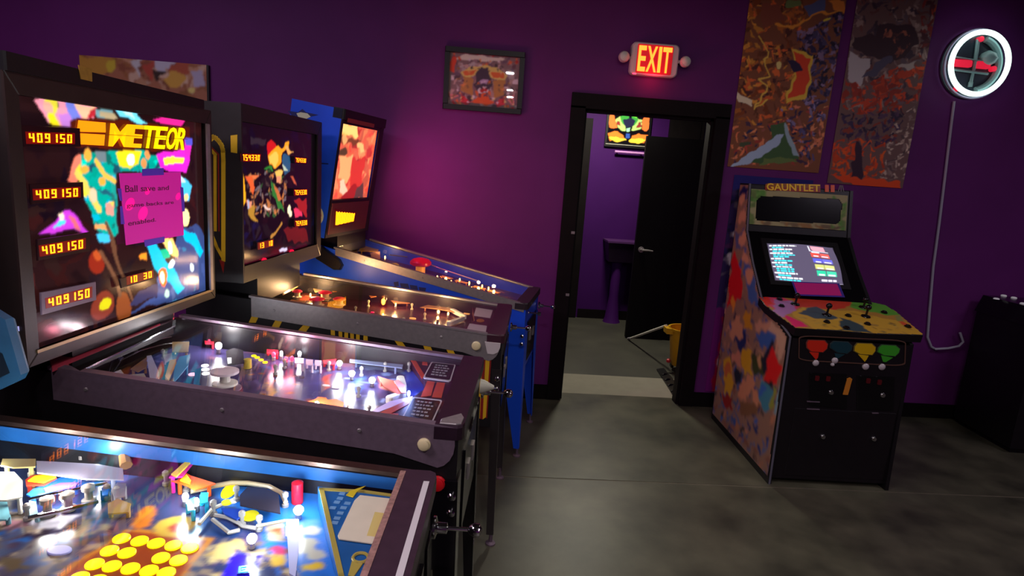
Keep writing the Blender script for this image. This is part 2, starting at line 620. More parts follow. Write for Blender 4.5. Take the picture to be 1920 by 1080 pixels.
for sgn in (-1, 1):
    f = lambda pts: [(sgn * x * pi, hh * y) for x, y in pts]
    ops += [('p', (200, 165, 90), 0, f([(0, .75), (.35, .72), (.7, .62), (.5, .5), (.25, .55), (0, .6)])),
            ('p', (205, 90, 45), 0, f([(.2, .66), (.62, .64), (.5, .56), (.3, .56)])),
            ('p', (150, 110, 60), 0, f([(.3, .5), (.6, .55), (.62, .3), (.3, .25)])),
            ('p', (60, 50, 62), 0, f([(0, .68), (.12, .72), (.2, .6), (.28, .45), (.12, .3), (0, .26)])),
            ('p', (150, 130, 160), 0, f([(0, .55), (.15, .52), (.1, .44), (0, .46)])),
            ('p', (200, 80, 40), 0, f([(0, .3), (.1, .26), (.35, .16), (.15, .1), (0, .12)])),
            ('p', (205, 110, 110), 0, f([(.7, .2), (.95, .3), (.9, .14)])),
            ('p', (170, 50, 60), 0, f([(.35, .16), (.6, .26), (.65, .14), (.45, .1)])),
            ('e', (215, 205, 210), 0, [(sgn * .05 * pi, hh * .35, .02, .02)])]
rs = random.Random(12)
for k in range(46):
    x_, y_ = rs.uniform(.02, .92) * pi, rs.uniform(.08, .92) * hh
    a_, r_, q_ = rs.uniform(0, 3), rs.uniform(.006, .02), rs.uniform(.3, .8)
    cc_ = rs.choice(((200, 120, 70), (90, 60, 70), (205, 170, 110), (150, 40, 40), (60, 50, 62), (190, 170, 175), (210, 90, 50), (120, 90, 60)))
    for sgn in (-1, 1):
        ops.append(('p', cc_, 0, [(sgn * (x_ + r_ * math.cos(t + a_) * (1 if j_ % 2 else q_)), y_ + r_ * math.sin(t + a_) * (1 if j_ % 2 else q_)) for j_, t in enumerate(.785 * v for v in range(8))]))
ops += [('p', (205, 60, 40), 0, [(-.95 * pi, hh * .85), (-.82 * pi, hh * .85), (-.85 * pi, hh * .6), (-.98 * pi, hh * .6)])]
art('print', PF, (-pi, pi, b, hh - b), 90, 66, (110, 90, 90), ops, ARTM, fx, 0.004, wob=0.006, seed=4, gain=2.0)
obj('cover_glass', G().plate(PF, [(-pi, b), (pi, b), (pi, hh - b), (-pi, hh - b)], 0.012, 0.014), GLASS, fx)

# exit sign
c0 = [(1.081,2.397)][0]
ex = empty('exit_sign', (c0[0], YW, c0[1] - 0.1))
tag(ex, 'lit red EXIT sign in a white housing above the door', 'sign')
PE = Pl((0, 0, 0), (1, 0, 0), (0, 0, 1))
HOUS = mat('exit_housing', (226, 205, 205), 0.4)
obj('housing', G().plate(PE, rrect(-0.158, 0.158, 0.0, 0.205, 0.03), 0, 0.05, bev=0.008), HOUS, ex)
obj('face_panel', G().plate(PE, rrect(-0.122, 0.115, 0.012, 0.192, 0.008, 3), 0.05, 0.054), mat('exit_red', (150, 10, 22), 0.4, emit=0.55, ecol=(220, 10, 30)), ex)
LET = mat('exit_letters', (255, 120, 45), 0.4, emit=5.0, ecol=(255, 96, 26))
tx = G()
for ch, (a0, a1) in zip('EXIT', ((-0.113, -0.062), (-0.056, 0.012), (0.020, 0.040), (0.048, 0.107))):
    text_geo(tx, ch, PE, [(a0, 0.022), (a1, 0.022), (a1, 0.182), (a0, 0.182)], 0.054, 0.004, bold=0.02)
obj('lettering', tx, LET, ex)
for sx in (-1, 1):
    lm = obj('lamp_head', G().lathe((sx * 0.205, -0.015, 0.105), [(0.02, 0), (0.034, 0.012), (0.036, 0.035), (0.03, 0.05)], (0, -1, 0), 18), HOUS, ex, True)
    obj('lamp_lens', G().lathe((sx * 0.205, -0.066, 0.105), [(0.028, 0), (0.018, 0.008), (0.004, 0.011)], (0, -1, 0), 16), WHITEP, lm, True)
    obj('lamp_arm', G().tube([(sx * 0.15, -0.025, 0.105), (sx * 0.2, -0.03, 0.105)], 0.011), HOUS, ex, True)
obj('indicator', G().plate(PE, rrect(-0.14, -0.115, 0.0, 0.008, 0.003, 2), 0.05, 0.056), mat('red_led', (255, 60, 90), emit=3.0), ex)
bulb_light(ex, (0, -0.09, 0.0), 0.55, (1.0, 0.02, 0.06), 0.05)

# hanging posters
def poster(name, label, q, ops, base, n, seed, plane=PW, rail=True, m=None, wob=0.008, group=None, bg=0.0, thick=0.002):
    x_0, x_1, z_0, z_1 = q
    r = empty(name, ((x_0 + x_1) / 2, plane.o.y, z_0))
    tag(r, label, 'poster', group)
    P = Pl((-(x_0 + x_1) / 2, -0.004, -z_0), (1, 0, 0), (0, 0, 1), (0, -1, 0))
    nx = n
    ny = max(8, int(n * (z_1 - z_0) / (x_1 - x_0)))
    art('print', P, q, nx, ny, base, ops, m or ARTM, r, 0.0, thick, wob=wob, seed=seed, base_glow=bg, gain=1.7)
    if rail:
        obj('hanging_rail', G().tube([(-(x_1 - x_0) / 2, -0.008, z_1 - z_0), ((x_1 - x_0) / 2, -0.008, z_1 - z_0)], 0.006), BLACK, r)
    return r

Q1 = (1.677, 2.327, 1.753, 2.96)
ops = [('b', [(150, 85, 35), (110, 55, 25), (190, 130, 50), (70, 35, 30), (200, 95, 45), (90, 50, 30)], 0, [(1.628,3.039),(2.005,3.071),(2.051,2.792),(2.095,2.527),(2.136,2.278),(1.995,2.069),(1.663,2.033),(1.666,2.357)], 420, .012, .045, 5),
 ('b', [(40, 30, 60), (70, 60, 95), (120, 100, 130), (30, 20, 40), (55, 45, 80)], 0, [(2.024,2.656),(2.316,2.813),(2.339,2.546),(2.317,2.245),(2.205,2.167),(2.125,2.231),(2.149,2.497),(2.041,2.557)], 260, .012, .04, 6),
 ('p', (205, 160, 55), 0, [(2.006,2.543),(2.164,2.521),(2.172,2.362),(2.149,2.238),(2.018,2.199),(2.046,2.375)]),
 ('p', (190, 60, 30), 0, [(2.021,2.527),(2.148,2.503),(2.155,2.372),(2.133,2.26),(2.043,2.236),(2.06,2.376)]),
 ('p', (35, 25, 55), 0, [(1.981,2.473),(2.068,2.468),(2.095,2.413),(2.042,2.398)]),
 ('l', (214, 160, 66), 0, [(1.777,2.603),(1.853,2.519),(1.837,2.461),(1.889,2.363),(1.801,2.345),(1.875,2.293),(1.816,2.138),(1.887,2.201)], .012),
 ('p', (205, 185, 155), 0, [(1.669,2.254),(1.801,2.195),(1.795,2.154),(1.69,2.192)]),
 ('e', (235, 180, 110), 0, [([(1.937,2.435)][0] + (.02, .025))]),
 ('e', (205, 180, 55), 0, [([(2.218,2.744)][0] + (.025, .014))]),
 ('p', (115, 62, 46), 0, [(1.757,2.812),(1.876,2.827),(1.93,2.715),(1.792,2.66)]),
 ('e', (92, 112, 62), 0, [([(1.973,2.824)][0] + (.055, .03))]),
 ('p', (72, 80, 116), 0, [(2.047,2.813),(2.182,2.879),(2.197,2.793),(2.092,2.762)]),
 ('l', (225, 130, 45), 0, [(1.875,2.678),(1.995,2.687),(2.06,2.737),(2.149,2.789),(2.306,2.801)], .014),
 ('p', (215, 120, 45), 0, [(2.208,2.871),(2.316,2.879),(2.326,2.792),(2.267,2.809)]),
 ('b', [(225, 115, 75), (150, 60, 50), (60, 40, 60), (205, 125, 85), (40, 40, 70), (120, 70, 60)], 0, [(1.68,2.046),(1.993,2.08),(2.323,2.211),(2.329,1.806),(1.689,1.761)], 200, .012, .035, 7),
 ('b', [(75, 70, 110), (120, 110, 150), (40, 30, 60), (190, 110, 80)], 0, [(1.978,2.173),(2.193,2.236),(2.321,2.152),(2.311,1.841),(2.156,1.854)], 80, .012, .03, 17),
 ('p', (54, 82, 48), 0, [(1.954,2.048),(2.032,2.072),(2.172,1.831),(2.038,1.797),(1.811,1.787),(1.962,1.96)]),
 ('p', (84, 104, 56), 0, [(1.918,1.831),(2.095,1.838),(2.175,1.813),(1.913,1.783)]),
 ('p', (140, 160, 182), 0, [(1.677,1.754),(2.032,1.995),(2.039,1.948),(1.826,1.776)]),
 ('p', (128, 150, 160), 0, [(2.026,2.071),(2.097,1.982),(2.17,1.843),(2.137,1.853),(2.043,2.001)]),
 ('e', (60, 70, 50), 0, [([(1.775,1.905)][0] + (.03, .02))])]
poster('hanging_poster', 'tall gold and brown battle poster with a green spire, beside the door', Q1, ops, (110, 66, 44), 170, 11)

Q2 = (2.40, 2.95, 1.69, 2.96)
ops = [('b', [(120, 100, 95), (90, 75, 80), (60, 45, 55), (140, 120, 110), (100, 60, 55)], 0, [(2.325,3.098),(2.913,3.148),(2.948,2.865),(2.97,2.458),(2.933,2.268),(2.453,2.185),(2.4,2.551)], 360, .012, .05, 8),
 ('b', [(160, 60, 30), (110, 40, 35), (70, 35, 40)], 0, [(2.849,2.923),(2.946,2.931),(2.97,2.458),(2.941,2.292),(2.88,2.589)], 60, .02, .05, 9),
 ('p', (52, 32, 38), 0, [(2.406,2.653),(2.563,2.677),(2.579,2.757),(2.834,2.755),(2.866,2.656),(2.788,2.547),(2.59,2.532),(2.433,2.576)]),
 ('b', [(120, 66, 52), (150, 88, 66), (84, 48, 44)], 0, [(2.618,2.715),(2.791,2.718),(2.829,2.653),(2.749,2.555),(2.643,2.581)], 30, .012, .03, 10),
 ('p', (165, 160, 160), 0, [(2.405,2.557),(2.556,2.517),(2.54,2.401),(2.502,2.335),(2.426,2.393)]),
 ('p', (70, 66, 84), 0, [(2.638,2.547),(2.714,2.541),(2.612,2.418),(2.516,2.394)]),
 ('b', [(168, 56, 26), (190, 70, 30), (130, 42, 26), (150, 50, 24)], 0, [(2.394,2.379),(2.549,2.35),(2.76,2.499),(2.946,2.513),(2.953,2.293),(2.806,2.2),(2.585,2.16),(2.42,2.194)], 160, .012, .05, 12),
 ('p', (160, 150, 140), 0, [(2.747,2.498),(2.88,2.526),(2.886,2.497),(2.764,2.476)]),
 ('b', [(52, 36, 66), (70, 48, 70), (40, 28, 48), (120, 50, 36)], 0, [(2.42,2.159),(2.864,2.227),(2.846,2.0),(2.612,1.947),(2.433,2.018)], 120, .012, .04, 13),
 ('b', [(214, 78, 26), (190, 66, 28), (160, 56, 26)], 0, [(2.389,1.979),(2.563,2.003),(2.77,1.994),(2.786,1.777),(2.652,1.73),(2.562,1.724),(2.424,1.739)], 110, .012, .04, 14),
 ('p', (48, 30, 44), 0, [(2.555,1.979),(2.607,1.97),(2.659,1.694),(2.569,1.688)]),
 ('b', [(160, 140, 125), (118, 98, 92), (178, 158, 142), (84, 66, 66)], 0, [(2.797,2.116),(2.949,2.281),(3.002,1.767),(2.78,1.739),(2.787,1.971)], 120, .012, .03, 15),
 ('p', (205, 66, 26), 0, [(2.404,1.744),(2.637,1.742),(2.936,1.738),(2.937,1.67),(2.65,1.669)])]
poster('hanging_poster', 'tall orange and grey abstract poster, nearest to the round neon lamp', Q2, ops, (96, 72, 68), 150, 12)

Q3 = (1.735, 2.30, 0.12, 1.70)
ops = [('p', (28, 26, 92), 0, [(1.7, 1.60), (2.4, 1.60), (2.4, 1.75), (1.7, 1.75)]),
 ('b', [(30, 26, 74), (20, 18, 40), (60, 30, 70), (90, 80, 100)], 0, [(1.7, .75), (2.4, .75), (2.4, 1.6), (1.7, 1.6)], 120, .02, .07, 21),
 ('p', (140, 14, 44), 0, [(1.7, .1), (2.4, .1), (2.4, .75), (1.7, .68)]),
 ('p', (90, 20, 90), 0, [(1.7, .1), (1.78, .1), (1.80, .75), (1.7, .75)]),
 ('b', [(150, 140, 150), (80, 80, 110), (180, 90, 60), (30, 24, 40)], 0, [(1.79, .62), (2.1, .62), (2.1, .9), (1.79, .9)], 30, .02, .04, 22),
 ('e', (170, 150, 160), 0, [(1.90, .36, .1, .13)]), ('e', (24, 20, 50), 0, [(1.91, .36, .085, .115)]),
 ('e', (190, 185, 195), 0, [(1.84, 1.30, .05, .035), (1.80, 1.12, .03, .04)]), ('e', (120, 20, 40), 0, [(1.84, 1.2, .04, .05)])]
poster('wall_poster', 'navy topped crimson poster half hidden behind the colourful arcade cabinet', Q3, ops, (40, 28, 70), 70, 13, rail=False)

# printed board above the second pinball machine
qb = [(-2.585,2.132),(-1.814,2.16),(-1.803,1.921)]
X_0, X_1, Z_1 = qb[0][0], qb[2][0], (qb[0][1] + qb[1][1]) / 2
Z_0 = Z_1 - 0.52
bd = empty('printed_board', ((X_0 + X_1) / 2, YW, Z_0))
tag(bd, 'mounted printed board with orange and white artwork, high on the back wall', 'picture')
W2 = (X_1 - X_0) / 2
obj('backing', G().box((-W2, -0.026, 0), (W2 + 0.012, -0.001, Z_1 - Z_0)), BLACK, bd)
PB = Pl((-(X_0 + X_1) / 2, -0.026, -Z_0), (1, 0, 0), (0, 0, 1), (0, -1, 0))
ops = [('b', [(170, 110, 80), (190, 140, 110), (140, 80, 60), (205, 170, 150), (150, 95, 60)], 0, [(X_0, Z_0), (X_1, Z_0), (X_1, Z_1), (X_0, Z_1)], 160, .03, .07, 31),
 ('p', (190, 140, 60), 0, [(-2.604,2.132),(-2.391,2.148),(-2.406,2.052),(-2.595,1.979)]),
 ('p', (205, 180, 60), 0, [(-2.412,2.128),(-2.373,2.131),(-2.377,2.054),(-2.406,2.052)]),
 ('p', (200, 195, 205), 0, [(-2.286,2.137),(-2.208,2.148),(-2.19,2.107),(-2.229,2.094),(-2.223,2.027),(-2.268,2.101)]),
 ('p', (195, 190, 210), 0, [(-2.13,2.15),(-2.003,2.155),(-2.024,2.1),(-2.063,2.107),(-2.084,2.076),(-2.122,2.112)]),
 ('p', (180, 75, 60), 0, [(-2.19,2.107),(-2.13,2.15),(-2.123,2.073),(-2.164,2.022)]),
 ('p', (60, 40, 36), 0, [(-2.122,2.093),(-2.064,2.078),(-2.095,2.037),(-2.135,2.024)]),
 ('p', (176, 84, 60), 0, [(-1.993,2.151),(-1.905,2.153),(-1.907,2.08),(-2.045,2.079)]),
 ('e', (210, 160, 70), 0, [([(-1.997,2.043)][0] + (.06, .05))]),
 ('p', (180, 170, 200), 0, [(-1.897,2.1),(-1.818,2.107),(-1.821,2.0),(-1.88,2.015)]),
 ('e', (220, 200, 120), 0, [([(-1.895,1.989)][0] + (.025, .02))])]
art('print', PB, (X_0, X_1, Z_0, Z_1), 110, 66, (165, 105, 80), ops, ARTM, bd, 0.0, 0.002, wob=0.01, seed=6)

# round neon lamp and its cable
nc = [(3.271,2.542)][0]
nl = empty('neon_lamp', (nc[0], YW, nc[1]))
tag(nl, 'round neon lamp with a white glowing ring and red bar', 'lamp')
NR = 0.198
NEON = mat('white_neon', (235, 255, 250), 0.3, emit=1.7, ecol=(226, 255, 248))
PN = Pl((0, 0, 0), (1, 0, 0), (0, 0, 1))
obj('neon_ring', G().tube([(NR * math.cos(t), -0.075, NR * math.sin(t)) for t in (2 * math.pi * k / 48 for k in range(48))], 0.017, 10, closed=True), NEON, nl, True)
obj('back_plate', G().lathe((0, -0.002, 0), [(NR + 0.02, 0), (NR + 0.025, 0.008), (NR + 0.02, 0.014)], (0, -1, 0), 48), mat('smoky_plate', (56, 66, 78), 0.25, grain=0.2, scale=8), nl, True)
rim = [(NR + 0.03) * 1.0] * 2
obj('outer_rim', G().tube([((NR + 0.024) * math.cos(t), -0.045, (NR + 0.024) * math.sin(t)) for t in (2 * math.pi * k / 48 for k in range(48))], 0.008, 8, closed=True), mat('lilac_rim', (170, 160, 190), 0.3), nl, True)
PALE = mat('pale_glass', (150, 185, 185), 0.3)
obj('glass_rod', G().tube([(-0.01, -0.03, 0.16), (0.0, -0.035, 0.0), (0.0, -0.03, -0.13)], 0.012), PALE, nl, True)
obj('electrode', G().lathe((0.0, -0.03, -0.145), [(0.014, 0), (0.014, 0.03)], (0, 0, 1), 12), PALE, nl, True)
obj('glass_bulb', G().lathe((0.085, -0.03, 0.045), [(0.01, -0.05), (0.045, -0.03), (0.058, 0.0), (0.045, 0.03), (0.01, 0.05)], (0, 0, 1), 18), PALE, nl, True)
obj('glass_arc', G().tube([(0.17 * math.cos(t), -0.03, 0.17 * math.sin(t)) for t in (math.radians(-75 + 10 * k) for k in range(16))], 0.022), PALE, nl, True)
RNEON = mat('red_neon', (225, 40, 70), 0.3, emit=0.7, ecol=(235, 30, 60))
for a0, a1 in ((-0.165, -0.03), (0.0, 0.1)):
    obj('neon_bar', G().plate(PN, rrect(a0, a1, -0.025, 0.02, 0.012, 3), 0.03, 0.05), RNEON, nl)
obj('support_bar', G().tube([(-0.165, -0.04, -0.045), (0.1, -0.04, -0.055)], 0.008), PALE, nl, True)
obj('support_bar', G().tube([(-0.16, -0.04, 0.035), (0.08, -0.04, 0.02)], 0.006), PALE, nl, True)
for a, z in ((0.0, 0.16), (0.13, -0.02), (-0.09, -0.165)):
    obj('mount_clip', G().lathe((a, -0.02, z), [(0.018, 0), (0.018, 0.03)], (0, -1, 0), 12), RNEON, nl, True)
pts = [(3.195,2.298),(3.206,2.157),(3.237,1.796),(3.265,1.46),(3.286,1.153),(3.324,0.838),(3.351,0.629),(3.395,0.557),(3.445,0.535)]
p2 = [(3.413,0.545),(3.496,0.562),(3.574,0.583),(3.6,0.617),(3.561,0.684)]
g = G().tube([PW(a, b_, 0.012) for a, b_ in pts] + [PW(a, b_, 0.03 + 0.02 * min(1, k)) for k, (a, b_) in enumerate(p2)], 0.0085, 8)
tag(obj('power_cord', g, mat('pale_cord', (176, 172, 190), 0.5), smooth=True), 'pale power cord hanging down the wall below the round lamp', 'cord')

# hall things
hp = [(1.309,2.362),(1.821,2.36),(1.83,1.97),(1.324,1.969)]
HQ = (hp[3][0], (hp[1][0] + hp[2][0]) / 2, hp[3][1], 2.36)
hb = empty('backlit_picture', ((HQ[0] + HQ[1]) / 2, YH, HQ[2]))
tag(hb, 'orange and green mask picture in a black frame inside the hall', 'picture')
hx, hz = (HQ[1] - HQ[0]) / 2, HQ[3] - HQ[2]
obj('frame', G().box((-hx, -0.03, 0), (hx, -0.001, hz)), BLACK, hb)
PHB = Pl((0, -0.03, 0), (1, 0, 0), (0, 0, 1))
ops = []
for sgn in (-1, 1):
    f = lambda pts: [(sgn * x * hx, z) for x, z in pts]
    ops += [('p', (235, 120, 45), .9, f([(.15, .09), (.8, .06), (.9, .15), (.5, .17), (.2, .13)])),
            ('p', (245, 200, 60), .9, f([(.05, .07), (.55, .055), (.85, .1), (.5, .11), (.15, .1)])),
            ('p', (240, 115, 55), .9, f([(.55, .2), (.85, .2), (.95, .27), (.85, .34), (.7, .36), (.6, .3)])),
            ('e', (240, 130, 80), .9, [(sgn * .55 * hx, .385, .03, .03)]),
            ('p', (170, 200, 110), .9, f([(.15, .18), (.5, .2), (.6, .3), (.4, .33), (.1, .3)])),
            ('p', (60, 150, 60), .9, f([(.05, .25), (.25, .24), (.4, .32), (.3, .38), (.05, .37)])),
            ('p', (110, 210, 50), .9, f([(.1, .34), (.35, .33), (.3, .39), (.1, .39)])),
            ('p', (40, 40, 70), .6, f([(.0, .22), (.2, .24), (.25, .3), (.0, .33)])),
            ('p', (150, 50, 50), .7, f([(.35, .22), (.55, .24), (.5, .28), (.38, .27)])),
            ('p', (150, 210, 170), .9, f([(0, .16), (.12, .17), (.1, .22), (0, .22)])),
            ('p', (50, 80, 160), .8, f([(0, .09), (.1, .1), (.12, .15), (0, .15)]))]
art('print', PHB, (-hx * .9, hx * .9, .045, hz - .01), 80, 64, (20, 18, 26), ops, GLOW, hb, 0.0, 0.002, wob=0.008, seed=9)
obj('light_strip', G().box((-hx * .95, -0.033, .026), (hx * .95, -0.03, .031)), WHITEP, hb)
rd = [(1.445,1.919),(1.77,1.919)]
tag(obj('wall_rail', G().tube([PH(a, b_, 0.05) for a, b_ in rd], 0.013).tube([PH(rd[0][0] + .03, rd[0][1], 0), PH(rd[0][0] + .03, rd[0][1], .05)], .008).tube([PH(rd[1][0] - .03, rd[1][1], 0), PH(rd[1][0] - .03, rd[1][1], .05)], .008), mat('pink_rail', (214, 150, 220), 0.4), smooth=True), 'short pale rail on the hall wall below the mask picture', 'rail')
sk = [(1.428,0.927),(1.771,0.924),(1.783,0.705),(1.432,0.708)]
sh = empty('wall_basin', ((sk[0][0] + sk[1][0]) / 2, YH, 0))
tag(sh, 'small dark wall basin with a purple stand in the back hall', 'basin')
bw_ = (sk[1][0] - sk[0][0]) / 2
BAS = mat('basin_dark', (42, 20, 52), 0.4, grain=0.1)
g = G().hexa([(-bw_ * .8, -.22, sk[3][1]), (bw_ * .8, -.22, sk[3][1]), (bw_ * .8, -.001, sk[3][1]), (-bw_ * .8, -.001, sk[3][1]), (-bw_, -.28, sk[0][1]), (bw_, -.28, sk[0][1]), (bw_, -.001, sk[0][1]), (-bw_, -.001, sk[0][1])])
obj('bowl', g, BAS, sh)
obj('rim', G().box((-bw_ - .01, -.29, sk[0][1]), (bw_ + .01, -.001, sk[0][1] + .02)), mat('basin_rim', (80, 44, 96), 0.35), sh)
obj('pedestal', G().lathe((-.02, -.13, 0), [(.1, 0), (.08, .05), (.055, .3), (.06, sk[3][1])], (0, 0, 1), 18), HALLP, sh, True)

# mop bucket, mop and black mat in the hall
bk = empty('mop_bucket', (1.86, 5.0, 0))
tag(bk, 'yellow plastic mop bucket standing just inside the doorway', 'bucket')
YEL = mat('yellow_plastic', (226, 170, 24), 0.4, grain=0.08, scale=12)
g = G().lathe((0, 0, 0.05), [(0.105, 0), (0.115, 0.02), (0.15, 0.31), (0.165, 0.315), (0.165, 0.335), (0.150, 0.335), (0.143, 0.30), (0.105, 0.03), (0.02, 0.025)], (0, 0, 1), 28)
obj('pail', g, YEL, bk, True)
obj('pour_lip', G().hexa([(-.195, -.05, .335), (-.14, -.06, .335), (-.14, .06, .335), (-.195, .05, .335), (-.2, -.05, .385), (-.15, -.06, .385), (-.15, .06, .385), (-.2, .05, .385)]), YEL, bk)
for sx in (-1, 1):
    for sy in (-1, 1):
        obj('caster', G().lathe((sx * .075 - .01, sy * .075, .025), [(.025, 0), (.025, .02)], (1, 0, 0), 14), BLACK, bk, True)
obj('red_knob', G().lathe((-0.155, -0.06, 0.10), [(0.004, -0.02), (0.018, -0.01), (0.018, 0.01), (0.004, 0.02)], (0, 0, 1), 12), mat('red_plastic', (205, 40, 52), 0.4), bk, True)
mp = empty('floor_mop', (1.62, 5.86, 0))
tag(mp, 'thin white mop handle leaning from hall floor to yellow bucket', 'mop')
obj('stick', G().tube([(-.02, .06, .011), (.06, -.83, .392)], .011, 10), WHITEP, mp, True)
obj('grip', G().tube([(-.022, .075, .011), (-.016, .0, .036)], .013, 10), mat('grey_grip', (150, 146, 150), .5), mp, True)
mt = [(1.618,4.968),(1.692,5.009),(1.689,4.783),(1.671,4.476),(1.594,4.217),(1.561,4.192),(1.569,4.346),(1.591,4.6)]
mx, my = sum(p[0] for p in mt) / 8, sum(p[1] for p in mt) / 8
PM = Pl((0, 0, 0), (1, 0, 0), (0, 1, 0))
ma = empty('rubber_mat', (mx, my, 0))
tag(ma, 'crumpled black rubber mat beside the yellow bucket at the doorway', 'mat')
obj('sheet', G().plate(PM, [(p[0] - mx, p[1] - my) for p in mt], 0.0, 0.014, bev=0.006), BLACK, ma)
for k in range(4):
    t = .25 + k / 6
    x_, y_ = mt[1][0] * (1 - t) + mt[4][0] * t - mx, mt[1][1] * (1 - t) + mt[4][1] * t - my
    obj('rib', G().tube([(x_ - .05, y_ - .02, .014), (x_ - .03, y_, .022), (x_ - .0, y_ + .02, .014)], .008, 6), BLACK, ma, True)

# ------------------------------------------------------------------ pinball machines
PF0, PF1 = 0.065, 0.10
SEGON = mat('display_digit', (255, 150, 30), 0.4, emit=4.2, ecol=(255, 128, 8))
SEGBK = mat('display_glow', (70, 8, 6), 0.3, emit=0.5, ecol=(150, 16, 8))
DISPF = mat('display_bezel', (44, 14, 20), 0.3)
BULB = mat('white_bulb', (255, 255, 255), 0.3, emit=22.0, ecol=(240, 246, 255))
WBULB = mat('warm_bulb', (255, 220, 150), 0.3, emit=14.0, ecol=(255, 176, 84))
RBULB = mat('red_bulb', (255, 60, 90), 0.3, emit=5.0, ecol=(255, 40, 70))
INSY = mat('yellow_insert', (255, 225, 20), 0.25, emit=1.15, ecol=(255, 226, 6))
INSYC = mat('yellow_insert_rim', (240, 180, 10), 0.25, emit=0.9, ecol=(250, 190, 4))
INSW = mat('white_insert', (250, 250, 255), 0.25, emit=1.4)
INSP = mat('pink_insert', (250, 190, 210), 0.25, emit=1.1)
REDP = mat('red_plastic_cap', (205, 26, 50), 0.3)
RUB = mat('white_rubber', (150, 146, 140), 0.6)
PLM = {}


def pmat(c, rough=0.25, emit=0.0):
    k = (c, rough, emit)
    if k not in PLM:
        PLM[k] = mat('plastic_%d_%d_%d_%d' % (*c, int(emit * 100)), c, rough, emit=emit)
    return PLM[k]


